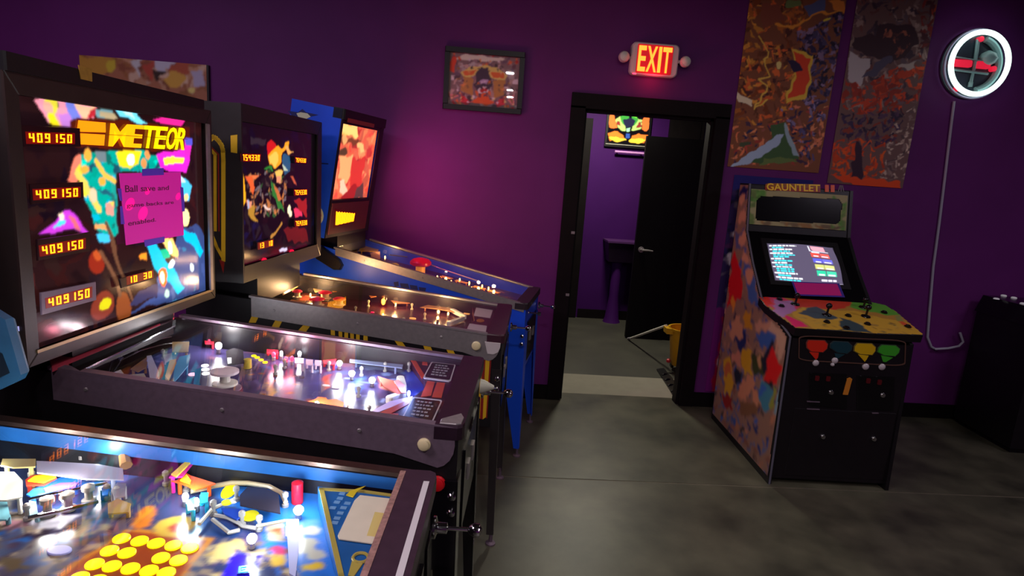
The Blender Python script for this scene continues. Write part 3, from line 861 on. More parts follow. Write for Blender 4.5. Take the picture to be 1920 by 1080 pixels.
class Pin:
    def __init__(s, label, x, y, a, zf, zb, L, W, hv0, hv1, hz0, hz1, ub, lean=0.0, hd=0.24, back=0.26, bot=0.40, side=BLACK, rail=STEEL, railh=0.09, lobe=True, lock=BLACK, legm=DSTEEL, frontm=None, liner=BLACK, legw=0.07, headm=None):
        s.r = empty('pinball_machine', (x, y, 0), a)
        tag(s.r, label, 'pinball machine', 'pinball machines in a row')
        s.zf, s.zb, s.L, s.W, s.ub = zf, zb, L, W, ub
        s.hv0, s.hv1, s.hz0, s.hz1, s.lean = hv0, hv1, hz0, hz1, lean
        r = s.r
        sl = (zf - zb) / L
        s.gl = Pl((0, 0, zf), (1, 0, sl), (0, 1, 0), (0, 0, 1))
        z0 = zf - PF0
        s.pf = Pl((0, 0, z0), (1, 0, (z0 - (zb - PF1)) / L), (0, 1, 0), (0, 0, 1))
        s.side = Pl((0, 0, 0), (1, 0, 0), (0, 0, 1), (0, -1, 0))
        s.bg = Pl((ub - lean * hz0, 0, 0), (0, 1, 0), (lean, 0, 1), (1, 0, -lean))
        s.bbs = Pl((0, hv0, 0), (1, 0, 0), (0, 0, 1), (0, -1, 0))
        s.far = Pl((0, W, 0), (1, 0, 0), (0, 0, 1), (0, 1, 0))
        ur = -L - back
        zr = zf - sl * -ur - 0.004 if False else zb + (zb - zf) / L * back - 0.012
        t = 0.016
        prof = [(0, zf - bot), (0, zf - 0.012), (ur, zr), (ur, zf - bot + 0.04)]
        for v0, nm in ((0, 'side_panel'), (W - t, 'side_panel')):
            P = Pl((0, v0, 0), (1, 0, 0), (0, 0, 1), (0, 1, 0))
            o = obj(nm, G().plate(P, prof, 0, t), side, r)
            if v0 == 0:
                s.near_side = o
            else:
                s.far_side = o
        g = G().box((-t, t, zf - bot), (0, W - t, zf - 0.02)).box((ur, t, zf - bot + 0.04), (ur + t, W - t, zr)).box((ur, t, zf - bot + 0.03), (-t, W - t, zf - bot + 0.045))
        s.body = obj('cabinet_body', g, frontm or side, r)
        # inner far lining strip below the glass
        # rails
        for nm, v0, sg in (('near', 0.0, -1), ('far', W, 1)):
            P = Pl((0, v0, 0), (1, 0, 0), (0, 0, 1), (0, sg, 0))
            u1 = -0.03
            poly = [(-L + 0.02, zb - 0.006), (u1, zf - 0.002), (u1 + 0.02, zf - 0.004)]
            if lobe:
                poly += [(u1 + 0.022 - 0.05 * (1 - math.cos(t_)), zf - railh * 0.55 - 0.062 * math.sin(t_)) for t_ in (math.radians(q) for q in range(0, 100, 20))] + [(-0.16, zf - railh + 0.006)]
            else:
                poly += [(u1 + 0.02, zf - railh)]
            poly += [(-L + 0.02, zb - railh)]
            g = G().plate(P, poly, 0.0, 0.003)
            lip = 0.022
            va, vb = (v0 - 0.003, v0 + lip) if sg < 0 else (v0 - lip, v0 + 0.003)
            g.hexa([(-L + 0.01, va, zb - 0.006), (u1 + 0.02, va, zf - 0.006), (u1 + 0.02, vb, zf - 0.006), (-L + 0.01, vb, zb - 0.006),
                    (-L + 0.01, va, zb + 0.003), (u1 + 0.02, va, zf + 0.003), (u1 + 0.02, vb, zf + 0.003), (-L + 0.01, vb, zb + 0.003)])
            rr = obj('side_rail', g, rail, r)
            for uu in (-0.25, -0.6, -0.95):
                pt = P(uu, zf + (zb - zf) / L * -uu - railh * 0.5, 0.003)
                obj('rail_screw', G().lathe(pt, [(0.006, 0), (0.004, 0.003)], (0, sg, 0), 8), STEEL, rr)
        # lockbar
        lb = [(-0.062, -0.004), (-0.062, W + 0.004), (-0.004, W + 0.004), (0.008, W - 0.004), (0.012, W - 0.02), (0.012, 0.02), (0.008, 0.004), (-0.004, -0.004)]
        PLB = Pl((0, 0, zf), (1, 0, 0), (0, 1, 0), (0, 0, 1))
        s.lockbar = obj('lockbar', G().plate(PLB, lb, -0.03, 0.008, bev=0.006), lock, r)
        # glass, playfield
        obj('playfield_glass', G().plate(s.gl, [(-L + 0.005, 0.02), (-0.058, 0.02), (-0.058, W - 0.02), (-L + 0.005, W - 0.02)], -0.006, -0.002), GLASS, r)
        g = G().plate(s.pf, [(-L + 0.01, t), (-0.02, t), (-0.02, W - t), (-L + 0.01, W - t)], -0.014, -0.004)
        s.board = obj('playfield', g, mat('playfield_wood', (70, 50, 40), 0.5, grain=0.2), r)
        # legs
        for sx, sy in ((1, -1), (1, 1), (-1, -1), (-1, 1)):
            uc = 0.002 if sx > 0 else ur - 0.002
            vc = -0.004 if sy < 0 else W + 0.004
            s.leg(uc, vc, sx, sy, zf - 0.14 if sx > 0 else zf - 0.2, legm, legw)
        # plunger, coin door, start button
        pl = obj('plunger', G().lathe((0.012, W - 0.045, zf - 0.10), [(0.024, 0), (0.024, 0.006), (0.012, 0.01), (0.012, 0.03), (0.0045, 0.032), (0.0045, 0.075), (0.009, 0.078), (0.015, 0.088), (0.014, 0.10), (0.006, 0.106)], (1, 0, 0), 18), CHROME, r, True)
        cd = obj('coin_door', G().box((0.0, W / 2 - 0.16, zf - 0.36), (0.008, W / 2 + 0.16, zf - 0.12)), BLACKG, r)
        for dv in (-0.06, 0.06):
            obj('coin_slot', G().box((0.008, W / 2 + dv - 0.02, zf - 0.25), (0.013, W / 2 + dv + 0.02, zf - 0.2)), STEEL, cd)
        # head
        P = s.bg
        fw_ = 0.04
        hm = headm or BLACK
        q = [(hv0, hz0), (hv1, hz0), (hv1, hz1), (hv0, hz1)]
        g = G()
        k = 0.014
        g.plate(P, [(hv0, hz0), (hv0 + k, hz0), (hv0 + k, hz1), (hv0, hz1)], -hd, 0)
        g.plate(P, [(hv1 - k, hz0), (hv1, hz0), (hv1, hz1), (hv1 - k, hz1)], -hd, 0)
        g.plate(P, [(hv0 + k, hz1 - k), (hv1 - k, hz1 - k), (hv1 - k, hz1), (hv0 + k, hz1)], -hd, 0)
        g.plate(P, [(hv0 + k, hz0), (hv1 - k, hz0), (hv1 - k, hz0 + k), (hv0 + k, hz0 + k)], -hd, 0)
        g.plate(P, [(hv0 + k, hz0 + k), (hv1 - k, hz0 + k), (hv1 - k, hz1 - k), (hv0 + k, hz1 - k)], -hd, -hd + 0.01)
        s.head = obj('backbox', g, hm, r)
        g = G().box((ur + 0.02, W * 0.12, zb - 0.05), (ub - 0.02, W * 0.88, hz0 + 0.004))
        obj('neck', g, BLACK, r)

    def leg(s, u, v, sx, sy, top, m, w):
        g = G()
        # angle iron: one flange on the side, one on the front, both tapering to the foot
        t = 0.003
        for side in (0, 1):
            if side == 0:
                a = [(u, top), (u - sx * w, top), (u - sx * w * 0.85, 0.5 if w > .1 else top - 0.12), (u - sx * 0.028 + sx * 0.016, 0.05), (u + sx * 0.016, 0.05)]
                P = Pl((0, v, 0), (1, 0, 0), (0, 0, 1), (0, sy, 0))
            else:
                a = [(v, top), (v - sy * w, top), (v - sy * w * 0.9, top - 0.12), (v - sy * 0.028, 0.05), (v, 0.05)]
                P = Pl((u, 0, 0), (0, 1, 0), (sx * 0.016 / (0.05 - top), 0, 1), (sx, 0, 0))
                P.o = Vector((u - sx * 0.016 / (0.05 - top) * top, 0, 0))
            g.plate(P, a, 0, t)
        lg = obj('leg', g, m, s.r)
        ft = obj('leveler_foot', G().lathe((u + sx * 0.008, v - sy * 0.01, 0.0), [(0.022, 0), (0.022, 0.006), (0.008, 0.012), (0.008, 0.055)], (0, 0, 1), 14), DSTEEL, lg, True)
        for k in (0.04, 0.085):
            obj('leg_bolt', G().lathe((u + sx * 0.002 - sx * 0.012, v + sy * 0.003, top - k), [(0.011, 0), (0.011, 0.006), (0.007, 0.010)], (0, sy, 0), 10), CHROME, lg, True)
        return lg

    # -- playfield pieces; coordinates are (u, v) on the playfield
    def paint(s, base, ops, nx=170, ny=90, wob=0.004, seed=1, rough=0.2):
        return art('playfield_print', s.pf, (-s.L + 0.012, -0.02, 0.017, s.W - 0.017), nx, ny, base, ops, art_mat('playfield_art', 0.22, 1.0), s.r, -0.004, 0.003, wob=wob, seed=seed)

    def plastic(s, name, poly, col, h=0.025, th=0.003, rough=0.25, emit=0.0, post=True):
        g = G().plate(s.pf, poly, h, h + th)
        if post:
            cx = sum(p[0] for p in poly) / len(poly)
            cy = sum(p[1] for p in poly) / len(poly)
            for i in (0, len(poly) // 2):
                p = poly[i]
                a, b_ = p[0] * 0.75 + cx * 0.25, p[1] * 0.75 + cy * 0.25
                g.lathe(s.pf(a, b_, 0), [(0.004, 0), (0.004, h)], (0, 0, 1), 8)
        return obj(name, g, col if not isinstance(col, tuple) else pmat(col, rough, emit), s.r)

    def rail(s, pts, r=0.003, h=0.012, m=None, name='wire_rail'):
        return obj(name, G().tube([s.pf(a, b_, h) for a, b_ in pts], r, 6), m or CHROME, s.r, True)

    def insert(s, c, rx, ry=None, m=None, rot=0.0, name='insert_light'):
        return obj(name, G().disc(s.pf, c, rx, ry, rot, -0.002, 0.0022, 18, bev=0.001), m or INSY, s.r)

    def post(s, c, m=None, h=0.03, r=0.007):
        o = obj('rubber_post', G().lathe(s.pf(*c), [(r, 0), (r, 0.006), (r * 0.55, 0.008), (r * 0.55, h * 0.7), (r * 0.9, h * 0.75), (r * 0.9, h), (r * 0.3, h * 1.12)], (0, 0, 1), 12), m or RUB, s.r, True)
        return o

    def bulb(s, c, power, col, h=0.02, m=None, r=0.007):
        p = s.pf(*c)
        o = obj('lamp', G().lathe(p, [(0.006, 0), (0.006, h * 0.5), (0.005, h * 0.55)], (0, 0, 1), 10), STEEL, s.r)
        obj('bulb', G().lathe(p, [(r * 0.5, h * 0.55), (r * .75, h * 0.8), (r * .75, h * 1.0), (r * 0.5, h * 1.2), (r * 0.12, h * 1.27)], (0, 0, 1), 12), m or BULB, o, True)
        if power:
            bulb_light(s.r, p + Vector((0, 0, h * 2.4)), power, col)
        return o

    def bumper(s, c, r, h, capm, bodym=None, skirtm=None):
        p = s.pf(*c)
        o = obj('pop_bumper', G().lathe(p, [(r * 0.62, 0), (r * 0.62, h * 0.8)], (0, 0, 1), 20), bodym or WHITEP, s.r, True)
        obj('skirt', G().lathe(p, [(r * 0.7, h * 0.12), (r * 1.0, h * 0.26), (r * 0.95, h * 0.32), (r * 0.6, h * 0.36)], (0, 0, 1), 22), skirtm or WHITEP, o, True)
        obj('cap', G().lathe(p, [(r * 0.8, h * 0.8), (r * 1.08, h * 0.84), (r * 1.06, h * 0.92), (r * 0.7, h * 1.04), (r * 0.2, h * 1.08)], (0, 0, 1), 24), capm, o, True)
        return o

    def flipper(s, a, b_, m=None):
        A, B = Vector((*a, 0)), Vector((*b_, 0))
        d = (B - A).normalized()
        n = Vector((-d.y, d.x, 0))
        r0, r1 = 0.012, 0.006
        pts = []
        for k in range(7):
            t = math.pi / 2 + math.pi * k / 6
            pts.append(A + d * (r0 * math.cos(t)) + n * (r0 * math.sin(t)))
        for k in range(7):
            t = -math.pi / 2 + math.pi * k / 6
            pts.append(B + d * (r1 * math.cos(t)) + n * (r1 * math.sin(t)))
        return obj('flipper', G().plate(s.pf, [(p.x, p.y) for p in pts], 0.006, 0.024, bev=0.003), m or WHITEP, s.r)

    def display(s, q, dq, txt, parent=None, bez=None, pad=0.0):
        """q = bezel quad, dq = digits quad, both (tl,tr,br,bl) on the backglass"""
        g = G().plate(s.bg, quad_sort(q), 0.0, 0.004, 0, bev=0.002)
        dd = quad_sort(dq)
        cx = sum(p[0] for p in dd) / 4
        cy = sum(p[1] for p in dd) / 4
        ex_ = [(cx + (p[0] - cx) * 1.08, cy + (p[1] - cy) * 1.3) for p in dd]
        g.plate(s.bg, ex_, 0.004, 0.0045, 1)
        for pl_ in seg_polys(txt):
            g.plate(s.bg, [bil(dd, a, b_) for a, b_ in pl_], 0.0045, 0.0055, 2)
        return obj('score_display', g, [bez or DISPF, SEGBK, SEGON], s.head)

    def frame(s, v0, v1, z0, z1, m, lm=None, th=0.006):
        P = s.bg
        lm = lm or m
        for nm, a, mm in (('left', [(s.hv0, s.hz0), (v0, z0), (v0, z1), (s.hv0, s.hz1)], m), ('right', [(v1, z0), (s.hv1, s.hz0), (s.hv1, s.hz1), (v1, z1)], lm),
                          ('top', [(s.hv0, s.hz1), (v0, z1), (v1, z1), (s.hv1, s.hz1)], m), ('bottom', [(s.hv0, s.hz0), (s.hv1, s.hz0), (v1, z0), (v0, z0)], m)):
            obj('frame_bar', G().plate(P, a, 0.0, th, bev=0.003), mm, s.head)


MA = dict(x=-0.1027, y=0.6218, a=-0.0525, zf=0.9468, zb=1.0232, L=1.1021, W=0.6000, hv0=-0.100, hv1=0.700, hz0=1.0600, hz1=1.7800, ub=-1.1021, lean=0.00)
MB = dict(x=-0.0214, y=1.4076, a=-0.0917, zf=0.9699, zb=1.0430, L=1.0568, W=0.5827, hv0=-0.097, hv1=0.735, hz0=1.0752, hz1=1.7450, ub=-1.0178, lean=0.00)
MC = dict(x=0.1184, y=2.3779, a=-0.0976, zf=0.9451, zb=1.0304, L=1.0665, W=0.5964, hv0=-0.100, hv1=0.740, hz0=1.1032, hz1=1.7900, ub=-1.0351, lean=0.00)
MD = dict(x=0.2800, y=3.2246, a=-0.2278, zf=0.8996, zb=1.1150, L=1.1475, W=0.5200, hv0=-0.137, hv1=0.435, hz0=1.1800, hz1=1.8720, ub=-1.1277, lean=0.14)


# ---- machine A: nearest, blue trim, white and yellow lights
BLUEP = mat('blue_paint', (38, 104, 178), 0.35, grain=0.08, scale=15)
LOCKA = mat('lockbar_plum', (66, 46, 60), 0.38, 0.2, grain=0.12, scale=40)
A = Pin('pinball machine nearest the camera, blue inner trim and grid of yellow lights', **MA, side=BLACK, rail=mat('brown_steel', (150, 128, 116), 0.35, 1.0, grain=0.1, scale=50), railh=0.03, lobe=False, lock=LOCKA, legm=BLACKG, headm=BLACK)
r = A.r
Li, Wi = A.L, A.W
Pin_in = Pl((0, Wi - 0.016, 0), (1, 0, 0), (0, 0, 1), (0, -1, 0))
zA = lambda u: A.zf + (A.zb - A.zf) / Li * -u
obj('blue_lining', G().plate(Pin_in, [(-Li + .02, zA(-Li) - .012), (-0.06, zA(-.06) - .012), (-0.06, zA(-.06) - .04), (-Li + .02, zA(-Li) - .045)], 0, 0.003), BLUEP, r)
obj('lockbar_stripe', G().plate(Pl((0, 0, A.zf + .008), (1, 0, 0), (0, 1, 0), (0, 0, 1)), [(-.012, .02), (.0, .02), (.0, Wi - .05), (-.012, Wi - .05)], 0, .0012), mat('grey_stripe', (205, 200, 202), .35), A.lockbar)
obj('lockbar_edge', G().plate(Pl((0, 0, A.zf + .008), (1, 0, 0), (0, 1, 0), (0, 0, 1)), [(-.068, .01), (-.056, .01), (-.056, Wi - .012), (-.068, Wi - .012)], -.02, .0012), mat('worn_edge', (150, 112, 104), .6, grain=.3, scale=120), A.lockbar)
ops = [
 ('b', [(60, 90, 150), (40, 110, 190), (90, 80, 120), (120, 110, 110), (50, 60, 110)], 0, [(-0.814,0.2),(-1.036,0.598),(-0.047,0.682),(-0.114,0.302)], 200, .015, .05, 41),
 ('b', [(104, 84, 52), (60, 40, 66), (150, 132, 100), (84, 66, 60), (190, 170, 140), (70, 60, 84)], 0, [(-0.89,0.394),(-0.7,0.428),(-0.542,0.403),(-0.511,0.232),(-0.748,0.175)], 150, .01, .035, 42),
 ('p', (38, 112, 200), 0, [(-0.522,0.615),(-0.254,0.628),(-0.121,0.329),(-0.228,0.313),(-0.351,0.492),(-0.448,0.535)]),
 ('b', [(190, 160, 92), (100, 86, 80), (80, 60, 100), (200, 180, 130)], 0, [(-0.381,0.38),(-0.318,0.415),(-0.229,0.422),(-0.188,0.305),(-0.342,0.283)], 60, .008, .022, 43),
 ('p', (44, 22, 205), .25, [(-0.326,0.364),(-0.281,0.365),(-0.266,0.307),(-0.271,0.293),(-0.316,0.286),(-0.319,0.308)]),
 ('p', (150, 60, 20), .12, [(-0.543,0.397),(-0.383,0.393),(-0.379,0.291),(-0.375,0.203),(-0.577,0.198)]),
 ('l', (205, 130, 30), 0.05, [(-0.577,0.198),(-0.543,0.397),(-0.383,0.393),(-0.379,0.291),(-0.375,0.203)], .008),
 ('e', (205, 165, 62), 0, [([(-0.467,0.424)][0] + (.034, .034))]),
 ('e', (176, 66, 40), 0, [([(-0.46,0.42)][0] + (.015, .015))]),
 ('p', (216, 120, 28), .0, [(-0.539,0.41),(-0.554,0.475),(-0.542,0.481),(-0.521,0.457),(-0.509,0.418),(-0.52,0.399)]),
 ('p', (200, 176, 110), 0, [(-0.369,0.38),(-0.344,0.396),(-0.324,0.368),(-0.33,0.348),(-0.352,0.341)]),
 ('p', (38, 66, 120), 0, [(-0.434,0.435),(-0.406,0.455),(-0.339,0.43),(-0.343,0.401),(-0.409,0.404)]),
 ('p', (190, 170, 140), 0, [(-0.308,0.45),(-0.274,0.467),(-0.248,0.41),(-0.282,0.411)]),
 ('p', (214, 110, 66), 0, [(-0.286,0.443),(-0.27,0.453),(-0.261,0.432),(-0.277,0.43)]),
 ('p', (196, 60, 100), 0, [(-0.274,0.392),(-0.25,0.4),(-0.238,0.372),(-0.257,0.366)]),
 ('p', (206, 166, 66), 0, [(-0.263,0.355),(-0.241,0.368),(-0.226,0.346),(-0.251,0.336)]),
 ('p', (80, 130, 210), 0, [(-0.249,0.483),(-0.216,0.489),(-0.157,0.366),(-0.201,0.347)]),
 ('e', (196, 192, 166), 0, [(q + (.016, .014)) for q in [(-0.215,0.451),(-0.206,0.415),(-0.202,0.394),(-0.181,0.381)]]),
 ('p', (226, 190, 50), 0, [(-0.197,0.346),(-0.168,0.364),(-0.157,0.354),(-0.156,0.34),(-0.189,0.334)]),
 ('e', (150, 130, 110), 0, [(q + (.011, .009)) for q in [(-0.368,0.327),(-0.347,0.307),(-0.368,0.295)]]),
 ('p', (230, 228, 236), 0, [(-0.717,0.4),(-0.649,0.434),(-0.653,0.383),(-0.693,0.376)]),
 ('p', (150, 100, 110), 0, [(-0.77,0.39),(-0.733,0.404),(-0.708,0.387),(-0.733,0.369)]),
]
A.paint((52, 60, 96), ops, 220, 120, .003, 2)
# grid of yellow lights
rows = [[(-0.534,0.371),(-0.5,0.369),(-0.469,0.367),(-0.437,0.366),(-0.406,0.363)], [(-0.532,0.335),(-0.501,0.334),(-0.439,0.33),(-0.407,0.328)],
        [(-0.533,0.298),(-0.503,0.297),(-0.471,0.296),(-0.439,0.295),(-0.409,0.294)], [(-0.534,0.263),(-0.503,0.26),(-0.471,0.258),(-0.44,0.257),(-0.408,0.256)], [(-0.534,0.229),(-0.502,0.223),(-0.47,0.221),(-0.44,0.22),(-0.407,0.217)]]
for row in rows:
    for c in row:
        i_ = A.insert(c, .0145, .0145, INSY)
        i_.data.materials.append(INSYC)
A.insert([(-0.426,0.56)][0], .014, .030, INSY, 0.1)
A.insert([(-0.411,0.516)][0], .010, .010, INSY)
A.insert([(-0.346,0.479)][0], .016, .018, pmat((240, 222, 40), .25, .3), 0.2)
A.insert([(-0.611,0.323)][0], .02, .013, pmat((170, 170, 225), .25, .2))
for c in [(-0.464,0.529),(-0.401,0.524)]:
    A.insert(c, .008, .008, INSW)
dq = [(-0.301,0.324),(-0.284,0.331),(-0.275,0.311),(-0.294,0.305)]
g = G().plate(A.pf, quad_sort(dq), .0005, .003)
dd = quad_sort([(a * .8 + .2 * sum(p[0] for p in dq) / 4, b_ * .8 + .2 * sum(p[1] for p in dq) / 4) for a, b_ in dq])
for p_ in ((0, 1, .8, 1), (0, 1, 0, .2), (0, .2, .2, .8), (.8, 1, .2, .8), (.3, .7, .4, .6)):
    g.plate(A.pf, [bil(dd, p_[0], p_[2]), bil(dd, p_[1], p_[2]), bil(dd, p_[1], p_[3]), bil(dd, p_[0], p_[3])], .003, .0042, 1)
obj('counter_display', g, [pmat((20, 30, 160), .3, .3), mat('cyan_digit', (60, 230, 255), .3, emit=1.8)], r)
# plastics
Z_ = 0
A.plastic('burst_plastic', [(-0.521,0.53),(-0.518,0.563),(-0.504,0.554),(-0.442,0.534),(-0.468,0.503),(-0.492,0.516),(-0.53,0.528)], (235, 90, 30), .027)
A.plastic('burst_plastic', [(-0.512,0.527),(-0.512,0.552),(-0.49,0.529),(-0.487,0.518)], (250, 200, 40), .031, post=False)
A.plastic('lane_plastic', [(-0.532,0.523),(-0.538,0.598),(-0.517,0.597),(-0.509,0.53)], (214, 40, 140), .037)
A.plastic('lane_plastic', [(-0.531,0.529),(-0.531,0.589),(-0.519,0.581),(-0.516,0.521)], (240, 200, 60), .041, post=False)
A.plastic('cyan_plastic', [(-0.457,0.503),(-0.443,0.506),(-0.428,0.472),(-0.438,0.466)], (40, 190, 235), .022)
A.plastic('cyan_plastic', [(-0.468,0.47),(-0.46,0.486),(-0.439,0.442),(-0.448,0.437)], (60, 190, 230), .022)
A.plastic('lane_cover', [(-0.383,0.514),(-0.382,0.548),(-0.349,0.55),(-0.312,0.535),(-0.281,0.466),(-0.367,0.48)], (52, 48, 60), .018)
A.plastic('lane_guide', [(-0.264,0.448),(-0.24,0.452),(-0.211,0.373),(-0.188,0.289),(-0.201,0.296),(-0.231,0.37)], (186, 190, 228), .018)
A.plastic('blue_plastic', [(-0.397,0.464),(-0.351,0.467),(-0.347,0.448),(-0.352,0.432),(-0.382,0.446)], (36, 70, 170), .018)
A.plastic('blue_plastic', [(-0.751,0.43),(-0.754,0.449),(-0.736,0.499),(-0.696,0.503),(-0.686,0.483),(-0.74,0.426)], (40, 110, 205), .027)
A.plastic('violet_plastic', [(-0.733,0.45),(-0.718,0.474),(-0.689,0.482),(-0.684,0.468),(-0.722,0.44)], (110, 80, 180), .031, post=False)
A.plastic('sun_plastic', [(-0.784,0.47),(-0.787,0.489),(-0.755,0.502),(-0.736,0.488),(-0.74,0.46),(-0.768,0.452)], (225, 70, 50), .032)
A.plastic('sun_plastic', [(-0.772,0.461),(-0.773,0.48),(-0.749,0.494),(-0.734,0.484),(-0.741,0.461)], (250, 216, 40), .037, post=False)
A.plastic('white_plastic_panel', [(-0.853,0.479),(-0.818,0.486),(-0.78,0.459),(-0.739,0.407),(-0.756,0.392),(-0.777,0.388)], (226, 222, 206), .037)
A.plastic('teal_plastic', [(-0.804,0.414),(-0.782,0.422),(-0.74,0.378),(-0.735,0.365),(-0.759,0.36)], (110, 170, 180), .017)
A.plastic('ramp_flap', [(-0.798,0.517),(-0.752,0.522),(-0.68,0.528),(-0.625,0.521),(-0.598,0.482),(-0.663,0.471),(-0.765,0.476)], (190, 192, 215), .047, rough=.15)
A.plastic('tan_plastic', [(-0.855,0.504),(-0.798,0.516),(-0.777,0.488),(-0.811,0.477),(-0.839,0.48)], (190, 170, 110), .052)
A.plastic('clear_flap', [(-0.746,0.429),(-0.731,0.427),(-0.7,0.392),(-0.708,0.383)], (150, 200, 210), .016)
A.plastic('blue_cap', [(-0.645,0.484),(-0.65,0.5),(-0.636,0.496),(-0.619,0.464),(-0.626,0.458)], (40, 110, 205), .022)
A.plastic('silver_bracket', [(-0.618,0.472),(-0.624,0.5),(-0.606,0.5),(-0.582,0.458),(-0.594,0.448)], STEEL, .027)
A.plastic('tan_plastic', [(-0.598,0.432),(-0.591,0.451),(-0.558,0.439),(-0.547,0.412),(-0.577,0.401)], (160, 126, 80), .024)
A.rail([(-0.705,0.375),(-0.672,0.401),(-0.625,0.445)], .004, .02)
A.rail([(-0.734,0.417),(-0.694,0.453),(-0.641,0.496)], .003, .03)
A.rail([(-0.788,0.507),(-0.713,0.509),(-0.685,0.501)], .003, .03)
A.rail([(-0.489,0.524),(-0.454,0.553),(-0.427,0.571),(-0.395,0.577),(-0.346,0.572),(-0.31,0.55),(-0.291,0.52)], .005, .012, pmat((196, 176, 136)), 'lane_guide')
A.rail([(-0.404,0.451),(-0.376,0.447),(-0.346,0.432),(-0.337,0.425),(-0.311,0.423)], .004, .012, RUB, 'rubber_band')
A.rail([(-0.401,0.437),(-0.353,0.402),(-0.338,0.413)], .004, .012, RUB, 'rubber_band')
A.rail([(-0.314,0.43),(-0.285,0.446),(-0.268,0.456)], .003, .012, CREAM, 'rubber_band')
A.rail([(-0.417,0.419),(-0.418,0.472),(-0.408,0.487)], .004, .012, pmat((190, 180, 160)), 'lane_guide')
for c in [(-0.702,0.417),(-0.68,0.44),(-0.662,0.471)]:
    A.post(c, pmat((150, 140, 130)), .035, .013)
for c in [(-0.725,0.398),(-0.801,0.506),(-0.758,0.589),(-0.636,0.487),(-0.614,0.483)] + [(-0.293,0.523),(-0.31,0.435),(-0.347,0.443),(-0.415,0.469),(-0.508,0.542),(-0.56,0.558),(-0.396,0.527)]:
    A.post(c)
tg = obj('stand_up_target', G().lathe(A.pf(*[(-0.275,0.543)][0]), [(.012, .0), (.012, .045), (.003, .05)], (0, 0, 1), 16), REDP, r, True)
fl_ = obj('plastic_figure', G().tube([A.pf(a, b_, h_) for (a, b_), h_ in zip([(-0.648,0.567),(-0.673,0.598),(-0.685,0.632)], (.03, .045, .06))], [.012, .010, .014], 8), pmat((170, 130, 80)), r, True)
for c, p_, col, rr_ in (([(-0.252,0.485)][0], .6, (.9, .95, 1), .013), ([(-0.301,0.381)][0], .6, (.75, .88, 1), .012),
                   ([(-0.482,0.491)][0], .45, (.9, .97, 1), .008), ([(-0.453,0.478)][0], .35, (.6, .9, 1), .007),
                   ([(-0.716,0.434)][0], .7, (1, .98, .95), .014), ([(-0.693,0.45)][0], .35, (1, .98, .95), .012),
                   ([(-0.847,0.47)][0], .6, (.9, 1, 1), .014), ([(-0.695,0.554)][0], .25, (1, 1, 1), .006)):
    A.bulb(c, p_, col, .022, BULB, rr_)
# apron
ap = [(-0.23,0.536),(-0.024,0.533),(-0.054,0.278),(-0.067,0.179),(-0.087,0.235)]
o_ap = obj('apron', G().plate(A.pf, ap, .0, .045), mat('apron_blue', (28, 92, 160), .35, grain=.1, scale=20), r)
PAP = Pl(A.pf.o + Vector((0, 0, .045)), A.pf.ex, A.pf.ey, (0, 0, 1))
YLW = mat('apron_yellow', (172, 156, 74), .4)
def strip(name, pts, w, m, par, pl, o0=0, o1=.002):
    g = G()
    for p, q_ in zip(pts[:-1], pts[1:]):
        d = Vector((q_[0] - p[0], q_[1] - p[1])).normalized() * (w / 2)
        n_ = Vector((-d.y, d.x))
        g.plate(pl, [(p[0] - d.x - n_.x, p[1] - d.y - n_.y), (q_[0] + d.x - n_.x, q_[1] + d.y - n_.y), (q_[0] + d.x + n_.x, q_[1] + d.y + n_.y), (p[0] - d.x + n_.x, p[1] - d.y + n_.y)], o0, o1)
    return obj(name, g, m, par)
strip('apron_border', [(-0.063,0.179),(-0.106,0.271),(-0.219,0.525),(-0.136,0.533),(-0.04,0.526)], .009, YLW, o_ap, PAP)
cq = [(-0.136,0.513),(-0.058,0.511),(-0.051,0.498),(-0.063,0.365),(-0.071,0.359),(-0.136,0.363),(-0.141,0.372),(-0.142,0.491)]
card = obj('instruction_card', G().plate(PAP, cq, .002, .004), mat('old_card', (222, 214, 190), .5, grain=.04, scale=30), o_ap)
g = G().plate(PAP, [(-0.093,0.458),(-0.068,0.456),(-0.064,0.379),(-0.09,0.38)], .004, .0044)
obj('card_stain', g, mat('card_stain', (214, 196, 120), .5), o_ap)
g = G()
for a_ in [(-0.174,0.517),(-0.173,0.498),(-0.175,0.483),(-0.177,0.462)] + [(-0.154,0.483),(-0.157,0.466),(-0.158,0.447),(-0.159,0.429),(-0.159,0.414)]:
    g.plate(PAP, [(a_[0] - .006, a_[1] - .004), (a_[0] + .006, a_[1] - .004), (a_[0] + .006, a_[1] + .006), (a_[0] - .006, a_[1] + .006)], .0, .001)
obj('apron_print', g, mat('apron_pale_print', (104, 150, 196), .5), o_ap)
kc = [(-0.086,0.319)][0]
g = G().tube([PAP(kc[0] + .013 * math.cos(t), kc[1] + .013 * math.sin(t), .002) for t in (2 * math.pi * k / 20 for k in range(20))], .003, 6, closed=True)
k2 = [(-0.095,0.272)][0]
d_ = Vector((k2[0] - kc[0], k2[1] - kc[1])).normalized()
n_ = Vector((-d_.y, d_.x))
g.plate(PAP, [(kc[0] + d_.x * .013 - n_.x * .01, kc[1] + d_.y * .013 - n_.y * .01), (k2[0], k2[1]), (k2[0] + n_.x * .01, k2[1] + n_.y * .01), (kc[0] + d_.x * .013 + n_.x * .01, kc[1] + d_.y * .013 + n_.y * .01)], 0, .002)
obj('apron_emblem', g, YLW, o_ap)
obj('apron_tab', G().plate(PAP, [(-0.164,0.509),(-0.16,0.527),(-0.134,0.553),(-0.146,0.526),(-0.148,0.504)], .002, .003), mat('yellow_tab', (214, 190, 40), .4), o_ap)
